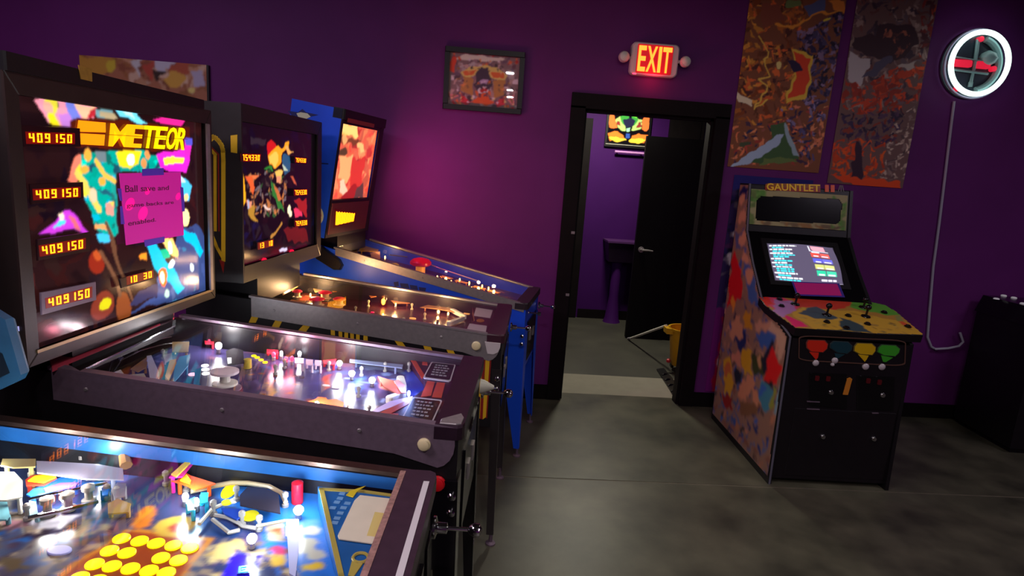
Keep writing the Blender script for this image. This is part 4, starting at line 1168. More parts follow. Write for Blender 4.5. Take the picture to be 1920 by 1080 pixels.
# blue corner bracket beside the head
bq = [(-0.948,1.252),(-0.91,1.229),(-0.887,1.109),(-0.895,1.094),(-0.967,1.055)]
g = G().plate(A.far, bq, .004, .03, bev=.006)
br = obj('head_bracket', g, mat('pale_blue_paint', (44, 92, 128), .4, grain=.1), r)
obj('bracket_recess_shade', G().plate(A.far, [(-0.956,1.168),(-0.922,1.154),(-0.91,1.112),(-0.964,1.082)], .001, .005), mat('bracket_shade', (14, 30, 44), .5), br)  # flat dark sheet, shade painted in to read as a recess
A.frame(A.hv0 + .05, A.hv1 - .05, A.hz0 + .06, A.hz1 - .05, BLACK)
ops = [('b', [(40, 60, 120), (120, 90, 40), (60, 40, 80), (140, 60, 40)], .25, [(A.hv0, 1), (A.hv1, 1), (A.hv1, 1.8), (A.hv0, 1.8)], 60, .04, .1, 77)]
art('backglass', A.bg, (A.hv0 + .05, A.hv1 - .05, A.hz0 + .06, A.hz1 - .05), 50, 50, (30, 24, 50), ops, GLOW, A.head, -.01, .003)
for zz in (1.15, 1.3, 1.45, 1.6):
    A.display([(.1, zz + .05), (.3, zz + .05), (.3, zz), (.1, zz)], [(.12, zz + .042), (.28, zz + .042), (.28, zz + .012), (.12, zz + .012)], '000000')
for du in (-.35, -.75):
    obj('flipper_button', G().lathe((-.09 if du > -.5 else -.15, -.003, A.zf - .055), [(.016, 0), (.016, .004), (.012, .008)], (0, -1, 0), 14), REDP, r, True)

# ---- machine B: METEOR
LOCKB = mat('lockbar_purple_black', (52, 34, 48), 0.3, 0.3, grain=0.1, scale=40)
B = Pin('pinball machine with yellow METEOR backglass and taped pink note', **MB, side=BLACK, rail=DSTEEL, railh=0.085, lock=LOCKB, legm=BLACKG, headm=mat('brown_black_head', (34, 25, 22), .5, grain=.2, scale=20))
r = B.r
BG = B.bg
g = G().plate(Pl((0, 0, B.zf + .008), (1, 0, 0), (0, 1, 0), (0, 0, 1)), [(-.05, .004), (-.008, .004), (.004, .012), (.006, .05), (-.004, .075), (-.05, .03)], 0, .003, bev=.002)
obj('corner_plate', g, STEEL, B.lockbar)
BZ = lambda *a: a
ops = [
 ('b', [(70, 30, 30), (44, 22, 28), (60, 36, 34), (36, 20, 34)], .3, [(-0.077,1.693),(0.762,1.779),(0.75,1.067),(-0.107,1.104)], 130, .02, .07, 51),
 ('p', (244, 150, 170), 1.1, [(-0.003,1.697),(0.05,1.705),(0.206,1.704),(0.184,1.669),(0.125,1.643),(0.03,1.643)]),
 ('p', (250, 190, 150), 1.1, [(0.109,1.698),(0.202,1.703),(0.151,1.666)]),
 ('p', (118, 130, 224), 1.0, [(0.088,1.698),(0.112,1.699),(0.142,1.668),(0.122,1.65),(0.098,1.677)]),
 ('p', (190, 40, 50), 1.0, [(0.174,1.691),(0.206,1.701),(0.188,1.672),(0.157,1.669)]),
 ('p', (40, 90, 70), .8, [(0.038,1.695),(0.071,1.696),(0.076,1.682),(0.058,1.665),(0.033,1.668)]),
 ('e', (226, 214, 60), 1.1, [([(0.053,1.684)][0] + (.02, .022))]),
 ('e', (240, 170, 150), 1.1, [([(0.043,1.676)][0] + (.016, .016))]),
 ('p', (255, 225, 30), 1.1, [(0.034,1.661),(0.055,1.667),(0.073,1.644),(0.036,1.641)]),
 ('p', (200, 130, 220), 1.0, [(0.072,1.666),(0.107,1.672),(0.122,1.645),(0.08,1.642)]),
 ('p', (120, 170, 176), .9, [(0.197,1.692),(0.259,1.697),(0.274,1.674),(0.196,1.67)]),
 ('p', (190, 172, 130), .9, [(0.213,1.688),(0.267,1.691),(0.279,1.674),(0.208,1.672)]),
 ('p', (110, 216, 240), 1.2, [(0.268,1.702),(0.349,1.706),(0.405,1.673),(0.288,1.678)]),
 ('p', (190, 240, 250), 1.2, [(0.302,1.694),(0.334,1.697),(0.357,1.684),(0.315,1.684)]),
 ('p', (236, 40, 150), 1.1, [(0.428,1.685),(0.507,1.706),(0.61,1.709),(0.581,1.679),(0.484,1.68)]),
 ('p', (104, 34, 10), .5, [(0.107,1.654),(0.128,1.668),(0.624,1.677),(0.628,1.629),(0.595,1.599),(0.114,1.592)]),
 ('p', (0, 168, 150), 1.0, [(0.13,1.574),(0.223,1.587),(0.345,1.592),(0.445,1.584),(0.469,1.533),(0.263,1.531),(0.254,1.356),(0.203,1.338),(0.164,1.386),(0.156,1.429),(0.117,1.479)]),
 ('b', [(0, 150, 130), (0, 190, 220), (20, 120, 110), (0, 220, 190), (30, 90, 110)], 1.0, [(0.135,1.581),(0.345,1.593),(0.444,1.568),(0.469,1.533),(0.263,1.528),(0.254,1.356),(0.203,1.338),(0.164,1.379),(0.156,1.429),(0.117,1.479)], 70, .01, .035, 52),
 ('p', (236, 126, 100), 1.1, [(0.086,1.52),(0.116,1.571),(0.134,1.574),(0.136,1.547),(0.109,1.5),(0.078,1.512)]),
 ('p', (255, 220, 60), 1.1, [(0.113,1.536),(0.132,1.555),(0.135,1.52),(0.15,1.499),(0.143,1.458),(0.125,1.465),(0.121,1.506)]),
 ('e', (255, 170, 60), 1.1, [([(0.157,1.573)][0] + (.013, .016)), ([(0.144,1.536)][0] + (.016, .01)), ([(0.206,1.505)][0] + (.014, .012))]),
 ('p', (120, 140, 146), .8, [(0.185,1.584),(0.225,1.588),(0.223,1.56),(0.19,1.556)]),
 ('p', (255, 220, 30), 1.1, [(0.263,1.584),(0.308,1.595),(0.374,1.585),(0.362,1.551),(0.318,1.538),(0.273,1.546)]),
 ('e', (255, 255, 235), 1.8, [([(0.327,1.564)][0] + (.018, .018))]),
 ('e', (244, 150, 80), 1.1, [([(0.399,1.583)][0] + (.011, .011)), ([(0.387,1.557)][0] + (.012, .012))]),
 ('p', (226, 40, 206), 1.1, [(0.44,1.587),(0.529,1.597),(0.62,1.611),(0.625,1.572),(0.604,1.533),(0.57,1.53),(0.458,1.539)]),
 ('p', (225, 40, 190), 1.1, [(0.597,1.637),(0.64,1.629),(0.626,1.59),(0.594,1.589)]),
 ('p', (255, 240, 60), 1.4, [(0.477,1.569),(0.528,1.582),(0.593,1.575),(0.586,1.558),(0.527,1.56),(0.481,1.552)]),
 ('p', (90, 90, 220), .9, [(0.597,1.641),(0.641,1.647),(0.64,1.622),(0.605,1.621)]),
 ('l', (250, 190, 70), 1.1, [(0.187,1.559),(0.22,1.52),(0.257,1.502)], .014),
 ('l', (236, 205, 90), 1.1, [(0.117,1.528),(0.149,1.478),(0.174,1.449),(0.188,1.429)], .018),
 ('e', (250, 200, 160), 1.1, [([(0.167,1.469)][0] + (.014, .018))]),
 ('p', (240, 150, 130), 1.1, [(0.214,1.442),(0.244,1.449),(0.246,1.413),(0.212,1.416)]),
 ('p', (255, 200, 80), 1.2, [(0.223,1.447),(0.244,1.449),(0.243,1.434)]),
 ('p', (250, 160, 90), 1.1, [(0.165,1.393),(0.209,1.384),(0.212,1.371),(0.164,1.379)]),
 ('p', (60, 190, 230), 1.1, [(0.171,1.364),(0.228,1.358),(0.218,1.335),(0.185,1.339)]),
 ('p', (70, 190, 230), 1.15, [(0.554,1.519),(0.603,1.512),(0.633,1.48),(0.617,1.43),(0.561,1.432),(0.551,1.464)]),
 ('p', (200, 240, 250), 1.2, [(0.548,1.523),(0.584,1.516),(0.602,1.498),(0.553,1.502)]),
 ('e', (255, 200, 130), 1.3, [([(0.596,1.445)][0] + (.016, .014))]),
 ('e', (255, 225, 150), 1.5, [([(0.586,1.379)][0] + (.024, .026))]),
 ('p', (58, 78, 134), .8, [(0.544,1.345),(0.646,1.355),(0.706,1.311),(0.718,1.098),(0.241,1.122),(0.416,1.136),(0.421,1.204),(0.507,1.225)]),
 ('b', [(70, 90, 150), (50, 60, 110), (90, 110, 160), (60, 130, 170)], .8, [(0.559,1.344),(0.666,1.344),(0.718,1.098),(0.241,1.122),(0.416,1.136),(0.421,1.204),(0.536,1.212)], 40, .012, .03, 53),
 ('p', (0, 186, 224), 1.1, [(0.559,1.351),(0.644,1.317),(0.689,1.256),(0.667,1.239),(0.579,1.306)]),
 ('p', (20, 186, 216), 1.1, [(0.38,1.311),(0.422,1.309),(0.473,1.248),(0.57,1.145),(0.532,1.134),(0.422,1.229)]),
 ('p', (0, 190, 140), 1.0, [(0.44,1.287),(0.476,1.293),(0.492,1.263),(0.457,1.26)]),
 ('p', (255, 196, 110), 1.4, [(0.444,1.32),(0.513,1.323),(0.546,1.273),(0.538,1.246),(0.503,1.261)]),
 ('e', (255, 240, 200), 1.8, [([(0.496,1.292)][0] + (.014, .022))]),
 ('e', (255, 110, 36), 1.3, [([(0.459,1.198)][0] + (.024, .034))]),
 ('e', (255, 232, 190), 1.7, [([(0.456,1.198)][0] + (.014, .022))]),
 ('e', (230, 250, 255), 1.4, [([(0.496,1.234)][0] + (.014, .016)), ([(0.622,1.208)][0] + (.013, .014))]),
 ('e', (170, 210, 190), 1.0, [([(0.47,1.137)][0] + (.014, .013))]),
 ('p', (200, 60, 214), 1.05, [(-0.016,1.382),(0.032,1.41),(0.065,1.436),(0.085,1.432),(0.148,1.374),(0.099,1.382),(0.029,1.38)]),
 ('p', (70, 220, 226), 1.1, [(0.024,1.394),(0.049,1.413),(0.069,1.409),(0.065,1.398)]),
 ('p', (250, 220, 190), 1.2, [(0.045,1.429),(0.061,1.433),(0.066,1.412),(0.049,1.41)]),
 ('p', (230, 110, 120), .9, [(0.074,1.422),(0.101,1.406),(0.121,1.38),(0.099,1.384)]),
 ('e', (160, 46, 26), .6, [([(0.162,1.286)][0] + (.032, .028))]),
 ('e', (206, 90, 40), .7, [([(0.17,1.303)][0] + (.016, .014))]),
 ('e', (120, 50, 46), .6, [([(-0.067,1.274)][0] + (.026, .034))]),
 ('e', (150, 60, 40), .5, [([(0.179,1.164)][0] + (.042, .042))]),
 ('e', (216, 208, 20), .95, [([(0.187,1.164)][0] + (.022, .018))]),
 ('e', (160, 84, 40), .5, [([(0.261,1.141)][0] + (.034, .04))]),
 ('l', (130, 86, 60), .6, [(0.191,1.31),(0.244,1.219),(0.25,1.177)], .016),
 ('l', (120, 80, 56), .6, [(0.207,1.39),(0.272,1.229),(0.309,1.155)], .012),
 ('p', (255, 150, 40), 1.0, [(0.338,1.28),(0.383,1.28),(0.382,1.261),(0.341,1.263)]),
 ('p', (60, 60, 100), .5, [(0.341,1.185),(0.419,1.179),(0.416,1.136),(0.289,1.146)]),
]
q_ = [(-0.075,1.687),(0.733,1.751),(0.74,1.098),(-0.098,1.109)]
b0_, b1_ = -.062, .700
z0_, z1_ = 1.108, 1.698
GLOWB = GLOW
art('backglass', BG, (b0_, b1_, z0_, z1_), 210, 170, (52, 26, 28), ops, GLOW, B.head, -.014, .003, wob=.004, seed=5, base_glow=.35)
B.frame(b0_, b1_, z0_, z1_, mat('brown_black_frame', (46, 33, 30), .4, grain=.15, scale=25))
obj('trim_strip', G().plate(BG, [(b1_ - .004, z0_), (b1_ + .014, z0_), (b1_ + .014, z1_), (b1_ - .004, z1_)], .006, .012, bev=.002), STEEL, B.head)
obj('trim_strip', G().plate(BG, [(b0_ - .01, z0_ - .004), (b1_ + .01, z0_ - .004), (b1_ + .01, z0_ + .004), (b0_ - .01, z0_ + .004)], .006, .01), mat('gold_trim', (150, 130, 100), .35, .8), B.head)
# head crown
obj('crown', G().plate(BG, [(B.hv0, B.hz1), (B.hv1 - .05, B.hz1), (B.hv1 - .05, B.hz1 + .03), (B.hv0, B.hz1 + .04)], -.2, .012, bev=.004), BLACK, B.head)
obj('yellow_sticker', G().plate(BG, [(0.111,1.791),(0.156,1.789),(0.155,1.758),(0.117,1.759)], .0125, .0145), mat('ochre_sticker', (158, 116, 44), .5, grain=.2, scale=60), B.head)
# displays
B.display([(-0.061,1.633),(0.118,1.639),(0.117,1.593),(-0.058,1.585)], [(-0.045,1.617),(0.092,1.622),(0.09,1.601),(-0.045,1.596)], '409150')
B.display([(-0.048,1.502),(0.117,1.505),(0.116,1.463),(-0.049,1.455)], [(-0.038,1.488),(0.1,1.49),(0.098,1.469),(-0.038,1.468)], '409150')
B.display([(-0.041,1.373),(0.131,1.375),(0.126,1.325),(-0.043,1.323)], [(-0.033,1.356),(0.106,1.358),(0.104,1.336),(-0.032,1.335)], '409150')
B.display([(-0.043,1.246),(0.14,1.24),(0.138,1.19),(-0.045,1.191)], [(-0.026,1.227),(0.118,1.227),(0.116,1.204),(-0.026,1.207)], '409150', bez=mat('lilac_bezel', (120, 100, 120), .3))
B.display([(0.231,1.232),(0.385,1.235),(0.385,1.206),(0.237,1.204)], [(0.264,1.231),(0.378,1.232),(0.377,1.213),(0.264,1.212)], '10 30')
# METEOR sign
MY = mat('meteor_yellow', (255, 232, 10), .3, emit=1.1, ecol=(255, 222, 0))
MO = mat('meteor_orange', (255, 160, 20), .3, emit=1.0, ecol=(255, 150, 8))
MA_ = mat('meteor_amber', (255, 190, 20), .3, emit=1.05, ecol=(255, 184, 4))
g = G().plate(BG, [(0.129,1.659),(0.225,1.661),(0.223,1.635),(0.121,1.63)], -.009, -.007)
g.plate(BG, [(0.12,1.628),(0.22,1.63),(0.214,1.6),(0.118,1.599)], -.009, -.007)
o_ = obj('sign_streak', g, MO, B.head)
for k_ in range(7):
    xq = 156 + k_ * 8.6
    pass
tp_, bt_ = [(0.233,1.661),(0.618,1.675)], [(0.22,1.599),(0.589,1.603)]
qq = [bt_[0], bt_[1], tp_[1], tp_[0]]
st = (0, .25, .405, .56, .71, .855, 1.0)
for i_, ch in enumerate('METEOR'):
    s0, s1 = st[i_] - .005 + (.03 if i_ == 0 else 0), st[i_ + 1] - .012
    obj('sign_letter', text_geo(G(), ch, BG, [bil(qq, s0, 0), bil(qq, s1, 0), bil(qq, s1, 1), bil(qq, s0, 1)], -.0068, .0018, bold=.02), (MA_, MA_, MY, MY, MY, MY)[i_], B.head)
ln_ = [bil(qq, -.32, .49), bil(qq, 1.0, .49), bil(qq, 1.0, .51), bil(qq, -.32, .51)]
obj('sign_line', G().plate(BG, ln_, -.0068, -.0045), mat('sign_brown', (110, 50, 4), .4, emit=.3), B.head)
# lamp reflections come from the playfield; one small glowing disc sits low at the left edge
for c in [(-0.089,1.17)]:
    obj('head_disc', G().disc(BG, c, .012, .008, 0, -.011, -.008), pmat((170, 170, 235), .3, .8), B.head)
# playfield
ops = [
 ('b', [(80, 74, 130), (56, 50, 90), (104, 96, 150), (70, 90, 150), (120, 84, 110)], 0, [(-1.187,0.107),(-1.41,1.139),(-0.028,0.868),(-0.015,0.025)], 190, .015, .05, 61),
 ('b', [(90, 120, 190), (120, 140, 200), (150, 165, 215), (70, 70, 150)], 0, [(-0.7,0.741),(-0.156,0.622),(-0.167,0.227),(-0.477,0.348)], 70, .015, .04, 62),
 ('b', [(150, 80, 40), (70, 36, 36), (190, 120, 50), (50, 30, 50)], 0, [(-0.705,0.368),(-0.59,0.464),(-0.394,0.12),(-0.632,0.124)], 60, .008, .026, 63),
 ('p', (92, 30, 40), 0, [(-1.166,0.254),(-1.109,0.977),(-1.074,0.584),(-1.007,0.168),(-1.144,0.166)]),
 ('p', (60, 80, 190), 0, [(-0.265,0.609),(-0.192,0.554),(-0.159,0.406),(-0.188,0.344),(-0.211,0.362)]),
 ('p', (208, 116, 96), 0, [(-0.334,0.473),(-0.27,0.452),(-0.215,0.361),(-0.233,0.336),(-0.291,0.382)]),
 ('p', (120, 130, 170), 0, [(-0.468,0.618),(-0.278,0.621),(-0.26,0.538),(-0.369,0.53)]),
 ('p', (206, 160, 60), 0, [(-0.609,0.269),(-0.619,0.332),(-0.571,0.244),(-0.565,0.181)]),
 ('p', (180, 60, 60), 0, [(-0.488,0.405),(-0.48,0.452),(-0.445,0.337),(-0.453,0.308)]),
 ('b', [(180, 180, 200), (80, 90, 130)], 0, [(-0.532,0.334),(-0.491,0.348),(-0.457,0.245),(-0.488,0.235)], 14, .005, .01, 64),
]
B.paint((70, 62, 108), ops, 190, 100, .004, 3)
B.rail([(-1.037,0.192),(-1.086,0.277),(-1.115,0.36),(-1.118,0.434),(-1.109,0.509),(-1.072,0.588),(-1.015,0.641),(-0.938,0.666),(-0.864,0.661)], .004, .02, CHROME, 'arch_rail')
B.rail([(-1.041,0.215),(-1.091,0.325),(-1.097,0.427),(-1.071,0.515),(-1.004,0.583)], .003, .01, CHROME, 'arch_rail')
B.plastic('cream_plastic', [(-1.027,0.196),(-1.023,0.228),(-0.985,0.192),(-0.949,0.221),(-0.914,0.182),(-0.949,0.152)], (220, 212, 190), .018)
B.plastic('tan_plastic', [(-1.004,0.243),(-1.028,0.362),(-0.974,0.271),(-0.971,0.227)], (186, 130, 66), .018)
B.plastic('lilac_plastic', [(-1.018,0.339),(-1.011,0.351),(-0.904,0.221),(-0.867,0.15),(-0.891,0.16)], (204, 200, 224), .026)
B.plastic('amber_plastic', [(-0.873,0.2),(-0.937,0.326),(-0.927,0.343),(-0.889,0.272),(-0.846,0.172)], (255, 176, 56), .026)
B.plastic('blue_plastic', [(-0.889,0.272),(-0.931,0.367),(-0.913,0.393),(-0.866,0.304),(-0.836,0.202),(-0.824,0.154)], (86, 170, 216), .026)
B.plastic('amber_plastic', [(-0.862,0.153),(-0.852,0.182),(-0.828,0.175),(-0.821,0.148)], (250, 196, 70), .012)
B.plastic('tan_plastic', [(-1.014,0.466),(-0.968,0.485),(-0.916,0.39),(-0.958,0.373)], (176, 152, 108), .036)
B.plastic('teal_plastic', [(-0.847,0.309),(-0.843,0.335),(-0.776,0.203),(-0.77,0.159)], (26, 126, 170), .012)
B.plastic('white_plastic_panel', [(-0.98,0.361),(-0.969,0.391),(-0.937,0.339),(-0.937,0.302)], (214, 206, 224), .026)
B.plastic('lane_plastic', [(-0.444,0.539),(-0.262,0.546),(-0.257,0.511),(-0.435,0.509)], (130, 140, 176), .022)
B.plastic('lilac_plastic', [(-0.262,0.125),(-0.227,0.216),(-0.173,0.277),(-0.168,0.254),(-0.236,0.138)], (206, 186, 232), .022)
B.plastic('slingshot_plastic', [(-0.312,0.408),(-0.253,0.38),(-0.204,0.297),(-0.216,0.279),(-0.272,0.326)], (214, 120, 100), .022)
B.plastic('orange_plastic', [(-0.439,0.151),(-0.426,0.172),(-0.426,0.19),(-0.403,0.191),(-0.394,0.177),(-0.373,0.189),(-0.346,0.172),(-0.33,0.115),(-0.426,0.117)], (240, 96, 54), .022)
B.plastic('pink_plastic', [(-0.252,0.373),(-0.242,0.39),(-0.211,0.346),(-0.195,0.287),(-0.208,0.283)], (230, 170, 170), .026)
for q4 in ([(200,330),(260,330),(260,365),(200,362)], [(275,335),(320,337),(320,372),(275,370)], [(335,340),(370,342),(370,376),(335,374)], [(40,290),(70,292),(70,320),(40,318)]):
    pass
for q4 in ([(-0.608,0.476),(-0.58,0.482),(-0.562,0.435),(-0.588,0.428)], [(-0.57,0.475),(-0.548,0.478),(-0.53,0.431),(-0.551,0.426)], [(-0.541,0.477),(-0.52,0.481),(-0.504,0.435),(-0.524,0.43)]):
    B.plastic('target_plate', q4, (226, 190, 206), .026)
for q4 in ([(-0.737,0.553),(-0.699,0.559),(-0.682,0.522),(-0.717,0.508)], [(-0.525,0.507),(-0.489,0.537),(-0.474,0.478),(-0.508,0.473)], [(-0.974,0.585),(-0.953,0.61),(-0.918,0.546),(-0.943,0.536)]):
    B.plastic('red_plastic_plate', q4, (216, 46, 66), .018)
dt = B.plastic('drop_target_bank', [(-0.834,0.466),(-0.828,0.503),(-0.789,0.491),(-0.73,0.379),(-0.765,0.341)], (40, 34, 48), .026)
obj('target_window', G().plate(B.pf, [(-0.795,0.399),(-0.784,0.404),(-0.762,0.361),(-0.769,0.352)], .0295, .031), INSW, dt)
mc = [(-0.707,0.216)][0]
pp = B.pf(*mc)
mb = obj('mushroom_bumper', G().lathe(pp, [(.014, 0), (.014, .05)], (0, 0, 1), 16), WHITEP, r, True)
obj('skirt', G().lathe(pp, [(.02, .001), (.044, .004), (.044, .008), (.02, .012)], (0, 0, 1), 24), mat('mauve_plastic', (130, 100, 124), .4), mb, True)
obj('lower_disc', G().lathe(pp, [(.015, .016), (.034, .018), (.034, .024), (.015, .027)], (0, 0, 1), 24), WHITEP, mb, True)
obj('cap', G().lathe(pp, [(.015, .05), (.038, .053), (.038, .06), (.02, .067), (.004, .069)], (0, 0, 1), 26), mat('pink_white_plastic', (232, 214, 218), .3), mb, True)
for c in [(-0.862,0.388),(-0.843,0.356),(-0.824,0.324)]:
    B.insert(c, .011, .012, INSW)
B.insert([(-0.855,0.305)][0], .011, .012, INSP)
for c in [(-0.771,0.529),(-0.753,0.516),(-0.731,0.497),(-0.709,0.479)]:
    B.insert(c, .008, .009, INSY)
obj('yellow_post', G().lathe(B.pf(*[(-0.735,0.411)][0]), [(.012, 0), (.012, .03), (.004, .033)], (0, 0, 1), 14), pmat((206, 186, 70)), r, True)
for c in [(-0.455,0.34),(-0.422,0.331)]:
    B.insert(c, .012, .006, pmat((200, 190, 200), .3, .2))
for c in [(-1.115,0.36),(-1.121,0.439),(-1.006,0.402),(-1.083,0.591),(-1.014,0.723),(-1.056,0.722)] + [(-0.629,0.444),(-0.492,0.471),(-0.379,0.458),(-0.318,0.526),(-0.243,0.554),(-0.322,0.149),(-0.269,0.154),(-0.336,0.282),(-0.632,0.382)]:
    B.post(c)
B.bulb([(-0.885,0.515)][0], 1.3, (1, .93, .95), .03, BULB, .014)
B.bulb([(-0.889,0.589)][0], 0.5, (1, .9, .93), .03, BULB, .009)
B.bulb([(-1.063,0.595)][0], .5, (.9, .92, 1), .03, BULB, .008)
B.bulb([(-0.946,0.573)][0], .3, (1, .1, .2), .025, RBULB, .01)
B.bulb([(-1.086,0.196)][0], .35, (.15, .2, 1), .02, mat('blue_bulb', (80, 90, 255), .3, emit=4.0), .009)
for c, p_, col, mm, rr_ in (([(-0.465,0.497)][0], .9, (.93, .93, 1), BULB, .012), ([(-0.398,0.415)][0], .9, (.9, .93, 1), BULB, .013), ([(-0.322,0.377)][0], .9, (.8, .88, 1), BULB, .013),
      ([(-0.674,0.525)][0], .4, (1, .85, .9), BULB, .007), ([(-0.619,0.544)][0], .4, (1, .85, .9), BULB, .008), ([(-0.622,0.487)][0], .2, (1, .3, .4), RBULB, .008), ([(-0.636,0.473)][0], .15, (1, .2, .3), RBULB, .008),
      ([(-0.412,0.145)][0], .6, (1, .9, .85), BULB, .009), ([(-0.316,0.142)][0], .5, (1, .9, .92), BULB, .008), ([(-0.19,0.303)][0], .7, (.3, .4, 1), mat('blue_white_bulb', (150, 170, 255), .3, emit=8.0), .007),
      ([(-0.692,0.506)][0], .25, (1, .4, .5), RBULB, .009)):
    B.bulb(c, p_, col, .024, mm, rr_)
B.flipper([(-0.245,0.432)][0], [(-0.215,0.361)][0])
B.flipper([(-0.236,0.256)][0], [(-0.205,0.313)][0])
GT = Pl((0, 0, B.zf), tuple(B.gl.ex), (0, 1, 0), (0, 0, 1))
obj('rear_trim', G().plate(GT, quad_sort([(-1.078,0.042),(-1.112,0.642),(-1.041,0.523),(-1.019,-0.021)]), -.001, .006, bev=.002), mat('red_lit_trim', (190, 64, 84), .35), r)  # rear trim bar; its rose colour carries the red light along it
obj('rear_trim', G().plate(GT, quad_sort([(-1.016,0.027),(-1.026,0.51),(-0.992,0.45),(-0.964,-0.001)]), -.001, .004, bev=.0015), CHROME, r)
# apron with two black cards
z_ap = .035
ap = [(-0.247,0.591),(-0.064,0.626),(-0.063,0.057),(-0.231,0.085),(-0.167,0.235),(-0.143,0.329),(-0.172,0.443)]
o_ap = obj('apron', G().plate(B.pf, ap, 0, z_ap), mat('apron_plum', (54, 26, 44), .35, grain=.1), r)
PAP = Pl(B.pf.o + Vector((0, 0, z_ap)), B.pf.ex, B.pf.ey, (0, 0, 1))
BRICK = mat('apron_brick_print', (178, 66, 50), .4, grain=.1)
for nm in ([(-0.241,0.569),(-0.229,0.582),(-0.169,0.439),(-0.168,0.396)], [(-0.202,0.576),(-0.184,0.574),(-0.177,0.536),(-0.195,0.537)], [(-0.15,0.388),(-0.126,0.385),(-0.117,0.269),(-0.144,0.249)], [(-0.119,0.385),(-0.093,0.387),(-0.085,0.262),(-0.113,0.259)], [(-0.231,0.1),(-0.173,0.222),(-0.163,0.196),(-0.207,0.087)], [(-0.216,0.105),(-0.178,0.116),(-0.174,0.082),(-0.211,0.084)]):
    obj('apron_print', G().plate(PAP, nm, 0, .0012), BRICK, o_ap)
CARDB = mat('black_card', (22, 20, 24), .3)
CARDW = mat('card_border', (190, 184, 188), .4)
CARDG = mat('card_text', (150, 150, 156), .5)
for cq in ([(-0.169,0.57),(-0.085,0.572),(-0.078,0.397),(-0.167,0.4)], [(-0.165,0.237),(-0.078,0.239),(-0.079,0.069),(-0.162,0.074)]):
    sq = quad_sort(cq)
    g = G().plate(PAP, [bil(sq, a_, b_) for a_, b_ in rrect(0, 1, 0, 1, .08, 4)], .0012, .004, 0)
    g.plate(PAP, [bil(sq, a_, b_) for a_, b_ in rrect(.045, .955, .06, .94, .06, 4)], .004, .0045, 1)
    rs = random.Random(3)
    for k in range(5):
        z = .78 - k * .14
        x_ = .22
        while x_ < .72:
            w_ = rs.uniform(.05, .14)
            g.plate(PAP, [bil(sq, x_, z), bil(sq, x_ + w_, z), bil(sq, x_ + w_, z + .06), bil(sq, x_, z + .06)], .0045, .0049, 2)
            x_ += w_ + .04
    obj('instruction_card', g, [CARDW, CARDB, CARDG], o_ap)
# buttons
for c, rr_, mm in (([(-0.085,0.923)][0], .0135, CREAM), ([(-0.046,0.82)][0], .017, mat('red_button', (196, 12, 24), .35))):
    o_ = obj('flipper_button', G().lathe(B.side(c[0], c[1], .003), [(rr_ * 1.25, 0), (rr_ * 1.25, .003), (rr_, .005), (rr_, .011), (rr_ * .7, .013)], (0, -1, 0), 18), mm, r, True)
obj('plunger_housing', G().lathe((.012, B.W - .12, B.zf - .055), [(.024, 0), (.022, .012), (.006, .045)], (1, 0, 0), 16), mat('bone_plastic', (206, 204, 186), .4), r, True)

# pink note taped on the backglass
nq = [(0.255,1.527),(0.547,1.532),(0.553,1.325),(0.268,1.324)]
ncx = sum(p[0] for p in nq) / 4
zlo = min(p[1] for p in nq)
base = B.r.matrix_basis @ BG(ncx, zlo, .0)
nt_ = empty('paper_note', Matrix.Rotation(MB['a'], 3, 'Z') @ BG(ncx, zlo, 0) + Vector((MB['x'], MB['y'], 0)), MB['a'])
tag(nt_, 'pink paper note taped over the glowing METEOR backglass', 'note')
PNt = Pl((0, -ncx, -zlo), (0, 1, 0), (0, 0, 1), (1, 0, 0))
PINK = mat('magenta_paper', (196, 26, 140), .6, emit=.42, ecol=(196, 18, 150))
obj('sheet', G().plate(PNt, quad_sort(nq), .001, .0025), PINK, nt_)
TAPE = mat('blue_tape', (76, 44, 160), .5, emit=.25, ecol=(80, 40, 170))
for tq in ([(0.352,1.54),(0.456,1.544),(0.455,1.523),(0.352,1.52)], [(0.347,1.33),(0.447,1.331),(0.446,1.314),(0.35,1.31)], [(0.243,1.486),(0.258,1.485),(0.26,1.451),(0.251,1.451)], [(0.542,1.485),(0.557,1.482),(0.562,1.403),(0.547,1.404)], [(0.25,1.436),(0.259,1.436),(0.265,1.385),(0.25,1.386)]):
    obj('tape_strip', G().plate(PNt, quad_sort(tq), .0025, .0035), TAPE, nt_)
INK = mat('dark_marker_ink', (110, 6, 70), .7)
for s_, tq in (('Ball save and', [(0.275,1.494),(0.48,1.49),(0.479,1.476),(0.275,1.474)]), ('game backs are', [(0.277,1.443),(0.503,1.442),(0.502,1.428),(0.277,1.427)]), ('enabled.', [(0.28,1.393),(0.409,1.393),(0.408,1.382),(0.28,1.378)])):
    obj('handwriting', text_geo(G(), s_, PNt, quad_sort(tq), .0025, .0006, bold=.01), INK, nt_)
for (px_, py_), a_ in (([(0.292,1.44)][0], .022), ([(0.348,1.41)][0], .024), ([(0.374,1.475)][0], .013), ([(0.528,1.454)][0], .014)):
    obj('lit_spot', G().disc(PNt, (px_, py_), a_, a_ * .7, .6, .0025, .0028), mat('pink_glow', (255, 10, 140), .5, emit=.9, ecol=(255, 4, 140)), nt_)

